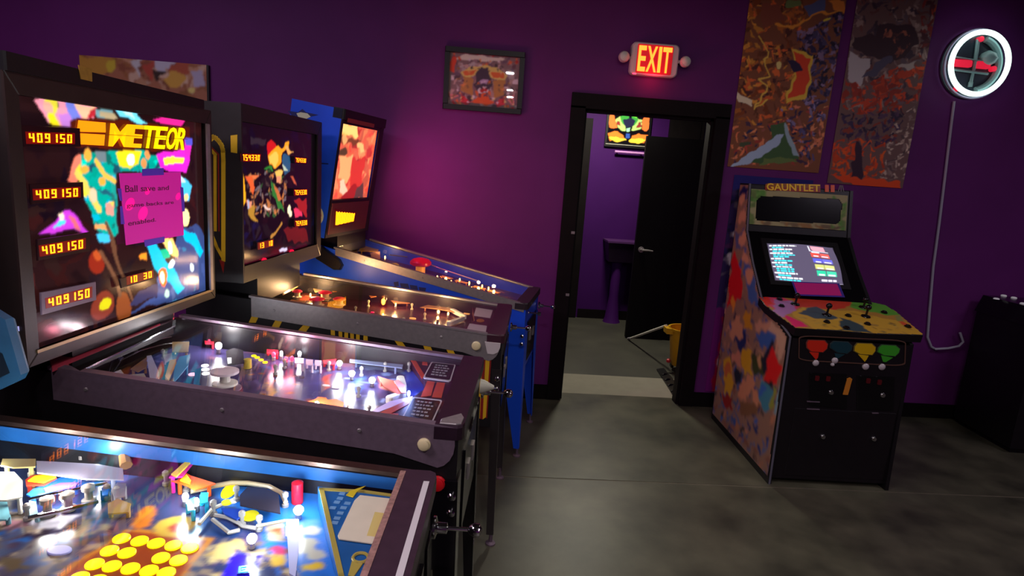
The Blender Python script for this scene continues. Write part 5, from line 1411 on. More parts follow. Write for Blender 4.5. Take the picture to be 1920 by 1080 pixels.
# ---- machine C: black with yellow stripes
LOCKC = mat('lockbar_maroon', (70, 38, 52), 0.35, 0.2, grain=0.1, scale=40)
HEADC = mat('charcoal_head', (38, 33, 34), .4, grain=.2, scale=20)
C_ = Pin('black pinball machine with yellow side stripes and orange score digits', **MC, side=BLACK, rail=STEEL, railh=0.085, lock=LOCKC, legm=mat('dark_chrome', (88, 82, 84), .3, .9), legw=.036, headm=HEADC)
r = C_.r
CBG = C_.bg
b0_, b1_, z0_, z1_ = -.09, .685, 1.17, 1.725
ops = [
 ('b', [(20, 12, 24), (34, 16, 24), (16, 14, 40), (30, 24, 30)], .5, [(-0.097,1.699),(0.729,1.761),(0.71,1.048),(-0.114,1.172)], 90, .02, .06, 71),
 ('b', [(28, 24, 70), (20, 20, 50), (44, 34, 40)], .6, [(-0.123,1.434),(0.013,1.428),(0.106,1.257),(-0.081,1.216),(-0.116,1.281)], 40, .01, .04, 72),
 ('b', [(140, 110, 100), (110, 100, 110), (190, 120, 70), (80, 60, 60), (50, 90, 50), (210, 130, 70)], .75, [(-0.036,1.52),(0.055,1.532),(0.183,1.545),(0.357,1.512),(0.34,1.388),(0.242,1.339),(0.136,1.346),(-0.001,1.38)], 110, .008, .026, 73),
 ('e', (206, 26, 26), .9, [([(0.201,1.619)][0] + (.045, .055))]),
 ('p', (255, 156, 26), 1.1, [(0.157,1.608),(0.201,1.629),(0.307,1.646),(0.332,1.668),(0.382,1.676),(0.377,1.649),(0.307,1.626),(0.288,1.579),(0.243,1.559),(0.175,1.561)]),
 ('p', (255, 190, 80), 1.1, [(0.168,1.605),(0.259,1.615),(0.243,1.565),(0.18,1.564)]),
 ('p', (240, 170, 90), 1.0, [(0.323,1.647),(0.357,1.655),(0.391,1.636),(0.434,1.628),(0.357,1.618)]),
 ('p', (40, 90, 130), .8, [(0.315,1.617),(0.377,1.615),(0.391,1.54),(0.315,1.526),(0.299,1.579)]),
 ('p', (190, 210, 190), .9, [(0.291,1.569),(0.332,1.567),(0.37,1.543),(0.307,1.549)]),
 ('e', (250, 170, 26), 1.05, [([(-0.074,1.461)][0] + (.032, .078))]),
 ('p', (232, 96, 46), .95, [(-0.042,1.517),(0.015,1.513),(0.041,1.477),(0.033,1.446),(0.001,1.477)]),
 ('p', (236, 120, 66), .95, [(0.002,1.519),(0.096,1.526),(0.028,1.507)]),
 ('p', (40, 130, 46), .85, [(0.11,1.551),(0.198,1.558),(0.213,1.545),(0.139,1.543)]),
 ('p', (46, 120, 50), .85, [(0.182,1.493),(0.227,1.486),(0.274,1.418),(0.323,1.361),(0.258,1.378),(0.196,1.447)]),
 ('p', (236, 190, 90), 1.0, [(0.228,1.545),(0.299,1.546),(0.299,1.506),(0.243,1.512)]),
 ('p', (226, 150, 110), .95, [(0.243,1.519),(0.299,1.519),(0.29,1.485),(0.243,1.493)]),
 ('p', (200, 110, 60), .9, [(0.212,1.486),(0.243,1.473),(0.307,1.417),(0.258,1.412)]),
 ('p', (200, 90, 60), .8, [(0.391,1.519),(0.417,1.519),(0.462,1.476),(0.435,1.483)]),
 ('p', (240, 210, 200), 1.0, [(0.108,1.393),(0.173,1.386),(0.181,1.376),(0.129,1.38)]),
 ('e', (255, 230, 190), 1.25, [([(0.377,1.368)][0] + (.02, .022)), ([(0.391,1.344)][0] + (.018, .016))]),
 ('p', (226, 56, 96), 1.0, [(0.427,1.369),(0.52,1.364),(0.53,1.319),(0.445,1.325)]),
 ('p', (170, 36, 36), .7, [(0.418,1.413),(0.577,1.406),(0.599,1.314),(0.501,1.35)]),
 ('p', (110, 28, 30), .6, [(0.306,1.278),(0.427,1.282),(0.58,1.262),(0.611,1.189),(0.502,1.201),(0.374,1.215)]),
 ('p', (190, 140, 50), .8, [(-0.026,1.406),(0.039,1.396),(0.025,1.372),(0.065,1.325),(0.038,1.334),(-0.014,1.368)]),
 ('l', (190, 136, 60), .8, [(0.298,1.314),(0.241,1.284),(0.187,1.256)], .012),
 ('p', (236, 150, 120), .9, [(-0.044,1.43),(0.013,1.422),(-0.001,1.392),(-0.033,1.406)]),
 ('p', (180, 190, 225), .8, [(-0.031,1.43),(-0.015,1.429),(-0.016,1.393),(-0.027,1.394)]),
 ('p', (60, 52, 62), .4, [(0.006,1.674),(0.155,1.671),(0.14,1.645),(0.005,1.651)]),
 ('p', (70, 10, 30), .6, [(-0.119,1.194),(0.581,1.188),(0.622,1.152),(-0.083,1.161)]),
 ('p', (210, 210, 250), 1.0, [(0.265,1.192),(0.348,1.196),(0.357,1.177),(0.281,1.18)]),
]
art('backglass', CBG, (b0_, b1_, z0_, z1_), 170, 140, (20, 12, 20), ops, GLOW, C_.head, -.014, .003, wob=.005, seed=8, base_glow=.5)
C_.frame(b0_, b1_, z0_, z1_, HEADC)
C_.display([(-0.106,1.607),(0.067,1.611),(0.064,1.578),(-0.104,1.577)], [(-0.097,1.602),(0.057,1.605),(0.053,1.582),(-0.095,1.579)], '754330')
C_.display([(0.399,1.611),(0.555,1.61),(0.548,1.577),(0.401,1.578)], [(0.41,1.604),(0.538,1.603),(0.536,1.584),(0.413,1.584)], '754330')
C_.display([(0.388,1.463),(0.561,1.459),(0.561,1.426),(0.388,1.428)], [(0.398,1.456),(0.549,1.454),(0.55,1.432),(0.402,1.433)], '754330')
C_.display([(0.395,1.319),(0.567,1.312),(0.567,1.276),(0.399,1.283)], [(0.409,1.311),(0.555,1.305),(0.556,1.283),(0.413,1.287)], '754330')
C_.display([(0.022,1.253),(0.182,1.253),(0.182,1.219),(0.024,1.22)], [(0.033,1.247),(0.17,1.247),(0.17,1.224),(0.035,1.225)], '13 10')
for c in [(0.108,1.161),(0.394,1.162)]:
    obj('red_button_light', G().lathe(CBG(c[0], c[1], -.012), [(.016, 0), (.016, .01), (.01, .016)], (1, 0, 0), 16), mat('red_button_lens', (230, 20, 60), .3, emit=.9, ecol=(240, 16, 60)), C_.head, True)
YST = mat('yellow_stripe', (206, 164, 30), .45, grain=.05)
RST = mat('red_stripe', (130, 30, 22), .45)
def poly_strip(name, pts, w, m, par, pl):
    return strip(name, pts, w, m, par, pl, 0.0, 0.0012)
poly_strip('stripe', [(-1.144,1.652),(-1.138,1.658),(-1.129,1.656),(-1.117,1.646),(-1.106,1.631),(-1.101,1.612),(-1.1,1.575),(-1.108,1.193)], .016, YST, C_.head, C_.bbs)
poly_strip('stripe', [(-1.145,1.609),(-1.132,1.595),(-1.138,1.308)], .012, YST, C_.head, C_.bbs)
poly_strip('stripe', [(-1.148,1.624),(-1.119,1.596),(-1.123,1.305)], .005, RST, C_.head, C_.bbs)
poly_strip('stripe', [(-1.147,1.276),(-1.132,1.238),(-1.111,1.201)], .012, YST, C_.head, C_.bbs)
obj('stripe', G().plate(C_.bbs, [(-1.07,1.669),(-1.044,1.674),(-1.046,1.605),(-1.07,1.607)], 0, .0012), YST, C_.head)
obj('stripe', G().plate(C_.bbs, [(-1.125,1.192),(-1.103,1.186),(-1.109,1.138)], 0, .0012), RST, C_.head)
for q4 in ([(-1.047,0.944),(-1.016,0.948),(-1.029,0.919),(-1.059,0.917)], [(-0.946,0.936),(-0.915,0.939),(-0.93,0.907),(-0.962,0.906)], [(-0.827,0.927),(-0.797,0.927),(-0.816,0.898),(-0.849,0.901)], [(-0.712,0.918),(-0.695,0.917),(-0.694,0.892),(-0.711,0.893)],
           [(-0.679,0.918),(-0.664,0.918),(-0.663,0.887),(-0.678,0.889)], [(-0.654,0.916),(-0.639,0.916),(-0.639,0.885),(-0.654,0.886)], [(-0.63,0.914),(-0.615,0.914),(-0.614,0.884),(-0.629,0.885)], [(-0.605,0.912),(-0.59,0.911),(-0.59,0.882),(-0.605,0.883)], [(-0.574,0.909),(-0.557,0.909),(-0.556,0.881),(-0.574,0.882)],
           [(-0.449,0.898),(-0.419,0.897),(-0.396,0.868),(-0.428,0.87)], [(-0.327,0.888),(-0.296,0.885),(-0.284,0.86),(-0.316,0.862)], [(-0.23,0.878),(-0.202,0.878),(-0.19,0.855),(-0.219,0.857)]):
    obj('side_dash', G().plate(C_.side, q4, 0, .0015), YST, r)
for q4, mm in (([(-0.099,0.882),(-0.076,0.877),(-0.07,0.581),(-0.086,0.591)], YST), ([(-0.076,0.877),(-0.063,0.874),(-0.058,0.579),(-0.07,0.581)], RST), ([(-0.063,0.874),(-0.045,0.871),(-0.045,0.59),(-0.058,0.579)], YST), ([(-0.045,0.871),(-0.038,0.869),(-0.04,0.583),(-0.045,0.59)], RST)):
    obj('side_dash', G().plate(C_.side, q4, 0, .0015), mm, r)
ops = [
 ('b', [(60, 30, 34), (44, 22, 28), (80, 44, 36), (50, 30, 44)], 0, [(-1.273,0.3),(-1.316,1.157),(-0.002,0.935),(-0.026,0.063)], 140, .02, .05, 81),
 ('p', (120, 60, 30), 0, [(-1.167,0.457),(-1.208,0.742),(-1.15,0.938),(-1.002,0.836),(-0.955,0.47),(-1.082,0.355)]),
 ('p', (170, 110, 60), 0, [(-0.44,0.584),(-0.398,0.726),(-0.282,0.636),(-0.341,0.641)]),
 ('b', [(150, 40, 50), (200, 120, 80), (90, 40, 40)], 0, [(-1.059,0.568),(-0.988,0.846),(-0.878,0.729),(-0.834,0.356),(-0.953,0.323)], 40, .01, .03, 82),
]
C_.paint((58, 30, 34), ops, 130, 70, .004, 4)
REDL = mat('lit_red_cap', (214, 30, 54), .3, emit=.5, ecol=(230, 20, 44))
CU = mat('copper_rail', (220, 130, 80), .2, 1.0)
C_.rail([(-1.197,0.288),(-1.196,0.503),(-1.2,0.703),(-1.192,0.883)], .006, .03, CU, 'arch_rail')
C_.rail([(-1.166,0.301),(-1.172,0.468),(-1.177,0.691),(-1.174,0.902)], .004, .02, CU, 'arch_rail')
C_.plastic('cream_plastic', [(-1.147,0.483),(-1.153,0.653),(-1.085,0.75),(-1.026,0.609),(-1.087,0.595),(-1.072,0.367)], (246, 206, 140), .027)
C_.plastic('amber_plastic', [(-1.092,0.29),(-1.027,0.315),(-0.983,0.302),(-1.028,0.264)], (236, 170, 70), .016)
C_.plastic('cream_plastic', [(-1.015,0.594),(-0.991,0.656),(-0.948,0.55),(-0.965,0.497)], (230, 190, 130), .027)
C_.plastic('amber_plastic', [(-0.999,0.712),(-0.981,0.774),(-0.946,0.687),(-0.957,0.633)], (250, 210, 80), .027)
C_.plastic('red_plastic_plate', [(-1.033,0.722),(-0.984,0.833),(-0.949,0.782),(-0.991,0.656)], (214, 50, 60), .022)
C_.plastic('tan_plastic', [(-0.635,0.631),(-0.588,0.682),(-0.504,0.57),(-0.576,0.527)], (190, 120, 70), .016)
C_.plastic('tan_plastic', [(-0.442,0.511),(-0.393,0.644),(-0.263,0.558),(-0.263,0.503),(-0.363,0.519)], (186, 130, 84), .016)
for c, rr_ in (([(-0.895,0.333)][0], .034), ([(-0.91,0.482)][0], .03), ([(-0.807,0.387)][0], .028), ([(-1.03,0.432)][0], .022)):
    C_.bumper(c, rr_, .045, REDL, CREAM, CREAM)
for c in [(-1.09,0.635),(-1.065,0.652)]:
    C_.insert(c, .013, .013, pmat((250, 120, 130), .3, .7))
for c in [(-0.931,0.382),(-0.911,0.394)]:
    C_.insert(c, .014, .012, pmat((255, 190, 110), .3, 1.0))
for c in [(-0.641,0.369),(-0.644,0.333)]:
    C_.insert(c, .009, .009, pmat((230, 30, 90), .3, .7))
for c in [(-0.443,0.35),(-0.352,0.291),(-0.237,0.272),(-0.215,0.577)]:
    C_.insert(c, .016, .013, pmat((255, 170, 90), .3, .9))
lc = [(-0.623,0.497)][0]
o_ = obj('amber_lamp_post', G().lathe(C_.pf(*lc), [(.019, 0), (.021, .002), (.021, .05), (.019, .054), (.006, .055)], (0, 0, 1), 22), glass_mat('amber_glass', (1.0, .62, .25)), r, True)
obj('bulb', G().lathe(C_.pf(*lc), [(.004, .012), (.009, .02), (.009, .036), (.003, .042)], (0, 0, 1), 12), WBULB, o_, True)
bulb_light(r, C_.pf(lc[0] + .02, lc[1] - .03, .07), 1.8, (1, .6, .25))
for c, p_, rr_ in (([(-0.341,0.46)][0], 1.0, .009), ([(-0.324,0.344)][0], .25, .008), ([(-0.291,0.449)][0], .2, .006), ([(-0.976,0.735)][0], 2.0, .007), ([(-1.134,0.567)][0], 2.0, .007), ([(-0.565,0.272)][0], .1, .005), ([(-0.981,0.475)][0], 2.0, .006)):  # the faintest bulb stands in for the amber lamp's reflection
    C_.bulb(c, p_, (1, .6, .28), .022, WBULB, rr_)
for pts_ in ([(-0.93,0.628),(-0.881,0.684),(-0.853,0.626),(-0.899,0.561)], [(-1.004,0.296),(-0.939,0.306),(-0.929,0.262),(-0.993,0.252)], [(-0.724,0.589),(-0.692,0.652),(-0.67,0.602),(-0.699,0.543)]):
    C_.plastic('amber_plastic', pts_, (240, 150, 80), .027)
C_.bulb([(-0.879,0.626)][0], .8, (1, .5, .25), .022, WBULB, .006)  # this bulb and the next are added to make the playfield glow more
C_.bulb([(-0.561,0.498)][0], .6, (1, .55, .28), .022, WBULB, .005)
C_.flipper([(-0.284,0.543)][0], [(-0.206,0.444)][0])
C_.flipper([(-0.261,0.286)][0], [(-0.211,0.415)][0])
for c in [(-0.841,0.615),(-0.795,0.687),(-0.689,0.468),(-0.595,0.642),(-0.483,0.514),(-0.388,0.358),(-0.458,0.226),(-0.706,0.316),(-0.816,0.393)]:
    C_.post(c, CREAM)
o_ap = obj('apron', G().plate(C_.pf, [(-0.204,0.679),(-0.044,0.693),(-0.041,0.035),(-0.194,0.065),(-0.147,0.319)], 0, .035), mat('apron_maroon', (74, 32, 40), .4, grain=.1), r)
PAP = Pl(C_.pf.o + Vector((0, 0, .035)), C_.pf.ex, C_.pf.ey, (0, 0, 1))
for cq in ([(-0.169,0.581),(-0.084,0.57),(-0.082,0.403),(-0.162,0.41)], [(-0.163,0.25),(-0.084,0.246),(-0.077,0.098),(-0.163,0.112)]):
    obj('instruction_card', G().plate(PAP, quad_sort(cq), 0, .002), mat('grey_card', (200, 184, 190), .5), o_ap)
obj('apron_emblem', G().disc(PAP, [(-0.122,0.33)][0], .018, .03, 0, 0, .002), mat('amber_emblem', (180, 110, 40), .4), o_ap)
c = [(-0.104,0.898)][0]
obj('flipper_button', G().lathe(C_.side(c[0], c[1], .003), [(.019, 0), (.019, .003), (.016, .005), (.016, .011), (.01, .013)], (0, -1, 0), 18), CREAM, r, True)
obj('rail_end_plate', G().plate(C_.side, [(-0.07,0.919),(-0.004,0.918),(-0.005,0.897),(-0.012,0.878),(-0.031,0.867),(-0.056,0.868)], .003, .006, bev=.0015), mat('pale_plate', (214, 206, 204), .35, .2), r)

# ---- machine D: blue, against the back wall
BLUED = mat('royal_blue_paint', (24, 78, 226), 0.4, grain=0.06, scale=10)
D_ = Pin('bright blue pinball machine beside the purple back wall', **MD, hd=.29, side=BLUED, rail=STEEL, railh=0.045, lobe=False, lock=mat('lockbar_dark_d', (46, 36, 44), .4), legm=mat('blue_leg', (24, 84, 232), .4), legw=.12, headm=BLUED)
r = D_.r
DBG = D_.bg
gq = [(-0.162,1.817),(0.217,1.786),(0.343,1.371),(-0.123,1.377)]
b0_, b1_, z0_, z1_ = -.118, .372, 1.392, 1.80
ops = [
 ('b', [(232, 104, 70), (214, 70, 56), (240, 130, 84), (180, 50, 46), (200, 90, 66)], 1.2, [(b0_, z0_), (b1_, z0_), (b1_, z1_), (b0_, z1_)], 90, .03, .08, 91),
 ('p', (255, 196, 112), 1.35, [(-0.147,1.807),(0.092,1.806),(0.125,1.755),(0.073,1.739),(-0.037,1.743),(-0.117,1.754)]),
 ('p', (255, 176, 90), 1.3, [(-0.119,1.76),(-0.019,1.75),(-0.042,1.72),(-0.11,1.732)]),
 ('p', (130, 66, 40), .8, [(-0.133,1.725),(-0.075,1.741),(-0.009,1.722),(0.115,1.742),(0.168,1.716),(-0.034,1.698),(-0.124,1.698)]),
 ('e', (226, 160, 100), 1.2, [([(-0.042,1.72)][0] + (.04, .02))]),
 ('p', (96, 66, 44), .7, [(-0.113,1.665),(-0.029,1.681),(0.023,1.648),(-0.035,1.622),(-0.104,1.637)]),
 ('p', (250, 160, 104), 1.25, [(-0.075,1.624),(0.081,1.638),(0.093,1.524),(0.053,1.478),(-0.055,1.522)]),
 ('p', (206, 52, 44), 1.1, [(0.075,1.614),(0.26,1.633),(0.262,1.461),(0.125,1.431)]),
 ('p', (255, 176, 110), 1.3, [(0.112,1.712),(0.202,1.705),(0.231,1.67),(0.126,1.671)]),
 ('p', (236, 190, 160), 1.2, [(-0.033,1.493),(0.019,1.499),(0.082,1.432),(0.053,1.395),(-0.013,1.433)]),
 ('p', (250, 130, 90), 1.25, [(-0.127,1.551),(-0.079,1.557),(-0.026,1.434),(-0.113,1.464)]),
 ('p', (170, 36, 36), .9, [(-0.001,1.397),(0.181,1.477),(0.296,1.454),(0.201,1.379)]),
 ('p', (110, 70, 70), .6, [(0.202,1.461),(0.287,1.477),(0.326,1.375),(0.172,1.379)]),
]
art('backglass', DBG, (b0_, b1_, z0_, z1_), 80, 70, (220, 90, 66), ops, GLOW, D_.head, -.012, .003, wob=.008, seed=7, base_glow=1.15)
D_.frame(b0_, b1_, z0_, z1_, BLACK)
obj('head_top', G().plate(DBG, [(D_.hv0, D_.hz1 - .05), (D_.hv1, D_.hz1 - .05), (D_.hv1, D_.hz1 + .004), (D_.hv0, D_.hz1 + .004)], -.05, .016, bev=.006), BLACK, D_.head)
obj('red_marquee_strip', G().plate(DBG, [(b0_ + .02, z1_ + .012), (b1_ - .12, z1_ + .012), (b1_ - .12, z1_ + .034), (b0_ + .02, z1_ + .034)], .016, .019), mat('dull_red_strip', (150, 56, 44), .4), D_.head)
obj('speaker_panel', G().plate(DBG, [(b0_, 1.20), (b1_, 1.20), (b1_, 1.375), (b0_, 1.375)], .006, .012, bev=.003), mat('speaker_panel_red', (92, 34, 40), .4, grain=.1), D_.head)
dqd = quad_sort([(-0.071,1.33),(0.184,1.306),(0.18,1.258),(-0.055,1.249)])
dm = obj('dot_display', G().plate(DBG, [bil(dqd, -.06, -.15), bil(dqd, 1.06, -.15), bil(dqd, 1.06, 1.15), bil(dqd, -.06, 1.15)], .012, .014), mat('display_dark_red', (60, 6, 6), .3, emit=.2, ecol=(130, 12, 4)), D_.head)
g = G()
for k in range(15):
    s0 = k / 15
    lo = .0 if k % 3 else .03
    g.plate(DBG, [bil(dqd, s0 + .006, lo), bil(dqd, s0 + .052, lo), bil(dqd, s0 + .052, 1 - .05 * (k % 2)), bil(dqd, s0 + .006, 1 - .05 * (k % 2))], .014, .015)
obj('display_bar', g, mat('dot_amber', (255, 170, 20), .4, emit=2.6, ecol=(255, 160, 10)), dm)
sp_ = bpy.data.lights.new('wall_glow_fill', 'SPOT')  # spot added in front of the backglass to tint the wall magenta
sp_.energy, sp_.color, sp_.spot_size, sp_.spot_blend, sp_.shadow_soft_size = 15.0, (1.0, .11, .42), math.radians(165), 1.0, .1
so_ = bpy.data.objects.new('wall_glow_fill', sp_)
so_.location = DBG(.15, 1.58, .10)
so_.rotation_euler = Vector((.75, .62, -.12)).to_track_quat('-Z', 'Y').to_euler()
so_.parent = D_.head
COL.objects.link(so_)
# side of the head and body
CRM = mat('cream_decal', (200, 206, 180), .5)
NAVY = mat('navy_decal', (16, 26, 96), .5)
RD = mat('red_decal', (196, 30, 50), .5)
H_ = D_.head
obj('decal_wing', G().plate(D_.bbs, [(-1.345,1.848),(-1.285,1.843),(-1.26,1.861),(-1.238,1.845),(-1.206,1.841),(-1.168,1.835),(-1.218,1.824),(-1.25,1.822),(-1.316,1.821)], 0, .0012), NAVY, H_)
obj('decal_badge', G().plate(D_.bbs, [(-1.294,1.837),(-1.269,1.844),(-1.231,1.84),(-1.212,1.824),(-1.237,1.811),(-1.281,1.815)], .0012, .002), CRM, H_)
obj('decal_line', G().plate(D_.bbs, [(-1.203,1.587),(-1.108,1.587),(-1.108,1.581),(-1.203,1.581)], 0, .0012), NAVY, H_)
obj('decal_diamond', G().plate(D_.bbs, [(-1.196,1.447),(-1.177,1.472),(-1.164,1.449),(-1.183,1.427)], 0, .0012), mat('brown_decal', (130, 90, 50), .5), H_)
cc = [(-1.194,1.302)][0]
for rr_, mm, o_ in ((.062, CRM, .0012), (.05, RD, .002)):
    obj('decal_disc', G().disc(D_.bbs, cc, rr_, rr_, 0, 0, o_), mm, H_)
obj('decal_disc', G().plate(D_.bbs, [(cc[0] - .05, cc[1] + .012), (cc[0] + .05, cc[1] - .004), (cc[0] + .045, cc[1] - .022), (cc[0] - .045, cc[1] - .018)], .002, .0026), CRM, H_)
obj('decal_tail', G().plate(D_.bbs, [(-1.206,1.234),(-1.171,1.237),(-1.179,1.158),(-1.209,1.14)], 0, .0012), mat('tan_decal', (150, 126, 100), .5), H_)
obj('hinge_arm', G().plate(D_.side, [(-1.27,1.102),(-1.204,1.117),(-1.091,1.047),(-1.074,1.017),(-1.087,0.991),(-1.123,0.988),(-1.236,1.043)], .002, .03, bev=.006), BLACK, r)
g = G()
for q4 in ([(-0.77,0.948),(-0.742,0.954),(-0.738,0.93),(-0.763,0.921)], [(-0.732,0.946),(-0.684,0.947),(-0.674,0.921),(-0.725,0.922)], [(-0.674,0.942),(-0.63,0.941),(-0.623,0.917),(-0.667,0.918)], [(-0.62,0.935),(-0.576,0.934),(-0.581,0.909),(-0.613,0.911)]):
    g.plate(D_.side, q4, 0, .0012)
obj('side_lettering_mark', g, NAVY, r)
D_.paint((60, 36, 30), [('b', [(120, 70, 40), (60, 30, 30), (180, 120, 60)], 0, [(-1.32,0.323),(-1.245,1.018),(-0.19,0.621),(-0.111,0.193)], 80, .02, .05, 95)], 60, 40, .004, 5)
D_.plastic('amber_plastic', [(-1.126,0.307),(-1.212,0.563),(-1.206,0.726),(-1.108,0.604),(-1.046,0.421)], (206, 160, 40), .046)
D_.plastic('amber_plastic', [(-1.216,0.317),(-1.239,0.458),(-1.188,0.444),(-1.126,0.277)], (190, 140, 40), .036)
D_.plastic('cream_plastic', [(-1.059,0.334),(-1.045,0.454),(-0.961,0.26),(-0.977,0.176)], (250, 190, 140), .046)
dome = [(-0.728,0.341)][0]
pp = D_.pf(*dome)
o_ = obj('dome_bumper', G().lathe(pp, [(.03, 0), (.03, .05)], (0, 0, 1), 20), mat('amber_body', (250, 160, 60), .3, emit=.5), r, True)
obj('dome_cap', G().lathe(pp, [(.05, .05), (.066, .06), (.066, .075), (.05, .092), (.02, .1)], (0, 0, 1), 24), mat('red_dome', (205, 24, 50), .3, emit=.22), o_, True)
D_.bumper([(-0.85,0.201)][0], .03, .05, pmat((244, 196, 40), .3, .3), CREAM)
for k, c in enumerate([(-1.138,0.28),(-0.59,0.252),(-0.541,0.269),(-0.494,0.223),(-0.472,0.338),(-0.406,0.32),(-0.329,0.243),(-0.325,0.325),(-0.239,0.266),(-0.282,0.313),(-0.361,0.197),(-0.457,0.164),(-0.992,0.414)]):
    D_.bulb(c, (.5 if k in (2, 6, 8, 12) else 0), (1, .55, .22), .03, WBULB, (.011 if k in (2, 6, 8) else .006))
for c in [(-0.558,0.304),(-0.339,0.267),(-0.244,0.259),(-0.46,0.295)]:
    D_.plastic('amber_plastic', [(c[0] - .035, c[1] + .01), (c[0] + .03, c[1] + .012), (c[0] + .04, c[1] + .05), (c[0] - .03, c[1] + .055)], (250, 170, 90), .02)  # added amber plates stand in for the glow around the lamps
D_.insert([(-1.162,0.428)][0], .016, .016, pmat((240, 20, 80), .3, .8))
D_.rail([(-0.965,0.418),(-0.858,0.522),(-0.604,0.406),(-0.343,0.337)], .004, .05, STEEL)
obj('shooter_rod', G().lathe((.012, .03, D_.zf - .05), [(.012, 0), (.004, .004), (.004, .05), (.012, .052), (.012, .07)], (1, 0, 0), 12), CHROME, r, True)

# ------------------------------------------------------------------ arcade cabinet
ax, ay, aa = 1.6900, 3.0200, -0.0300
K = empty('arcade_cabinet', (ax, ay, 0), aa)
tag(K, 'four player GAUNTLET II arcade cabinet with painted side and lit screen', 'arcade cabinet')
GW = .69
GS = Pl((0, 0, 0), (0, 1, 0), (0, 0, 1), (-1, 0, 0))
GF = Pl((0, 0, 0), (1, 0, 0), (0, 0, 1), (0, -1, 0))
prof = [(0, 0), (.03, .845), (.055, .855), (.44, .975), (.63, 1.16), (.785, 1.345), (.845, 1.645), (.985, 1.645), (.95, .8), (.92, 0)]
for x_ in (0.0, GW - .02):
    obj('side_panel', G().plate(Pl((x_, 0, 0), (0, 1, 0), (0, 0, 1), (1, 0, 0)), prof, 0, .02), BLACK, K)
GO = mat('cabinet_black', (18, 13, 18), .4, grain=.15, scale=25)
t = .02
g = G().box((t, .02, .03), (GW - t, .035, .84)).box((t, .88, .02), (GW - t, .9, 1.6)).box((t, .85, 1.625), (GW - t, .98, 1.645)).box((t, .03, .03), (GW - t, .9, .05))
obj('body', g, GO, K)
S1 = [(1.105,0.671)]
mp_ = lambda a, b_: inside(prof, np.array([[a]]), np.array([[b_]]))[0, 0] and b_ > .045 and inside([(.012, .04), (.042, .84), (.06, .845), (.44, .965), (.62, 1.16), (.772, 1.345), (.832, 1.63), (.975, 1.63), (.94, .8), (.91, .04)], np.array([[a]]), np.array([[b_]]))[0, 0]
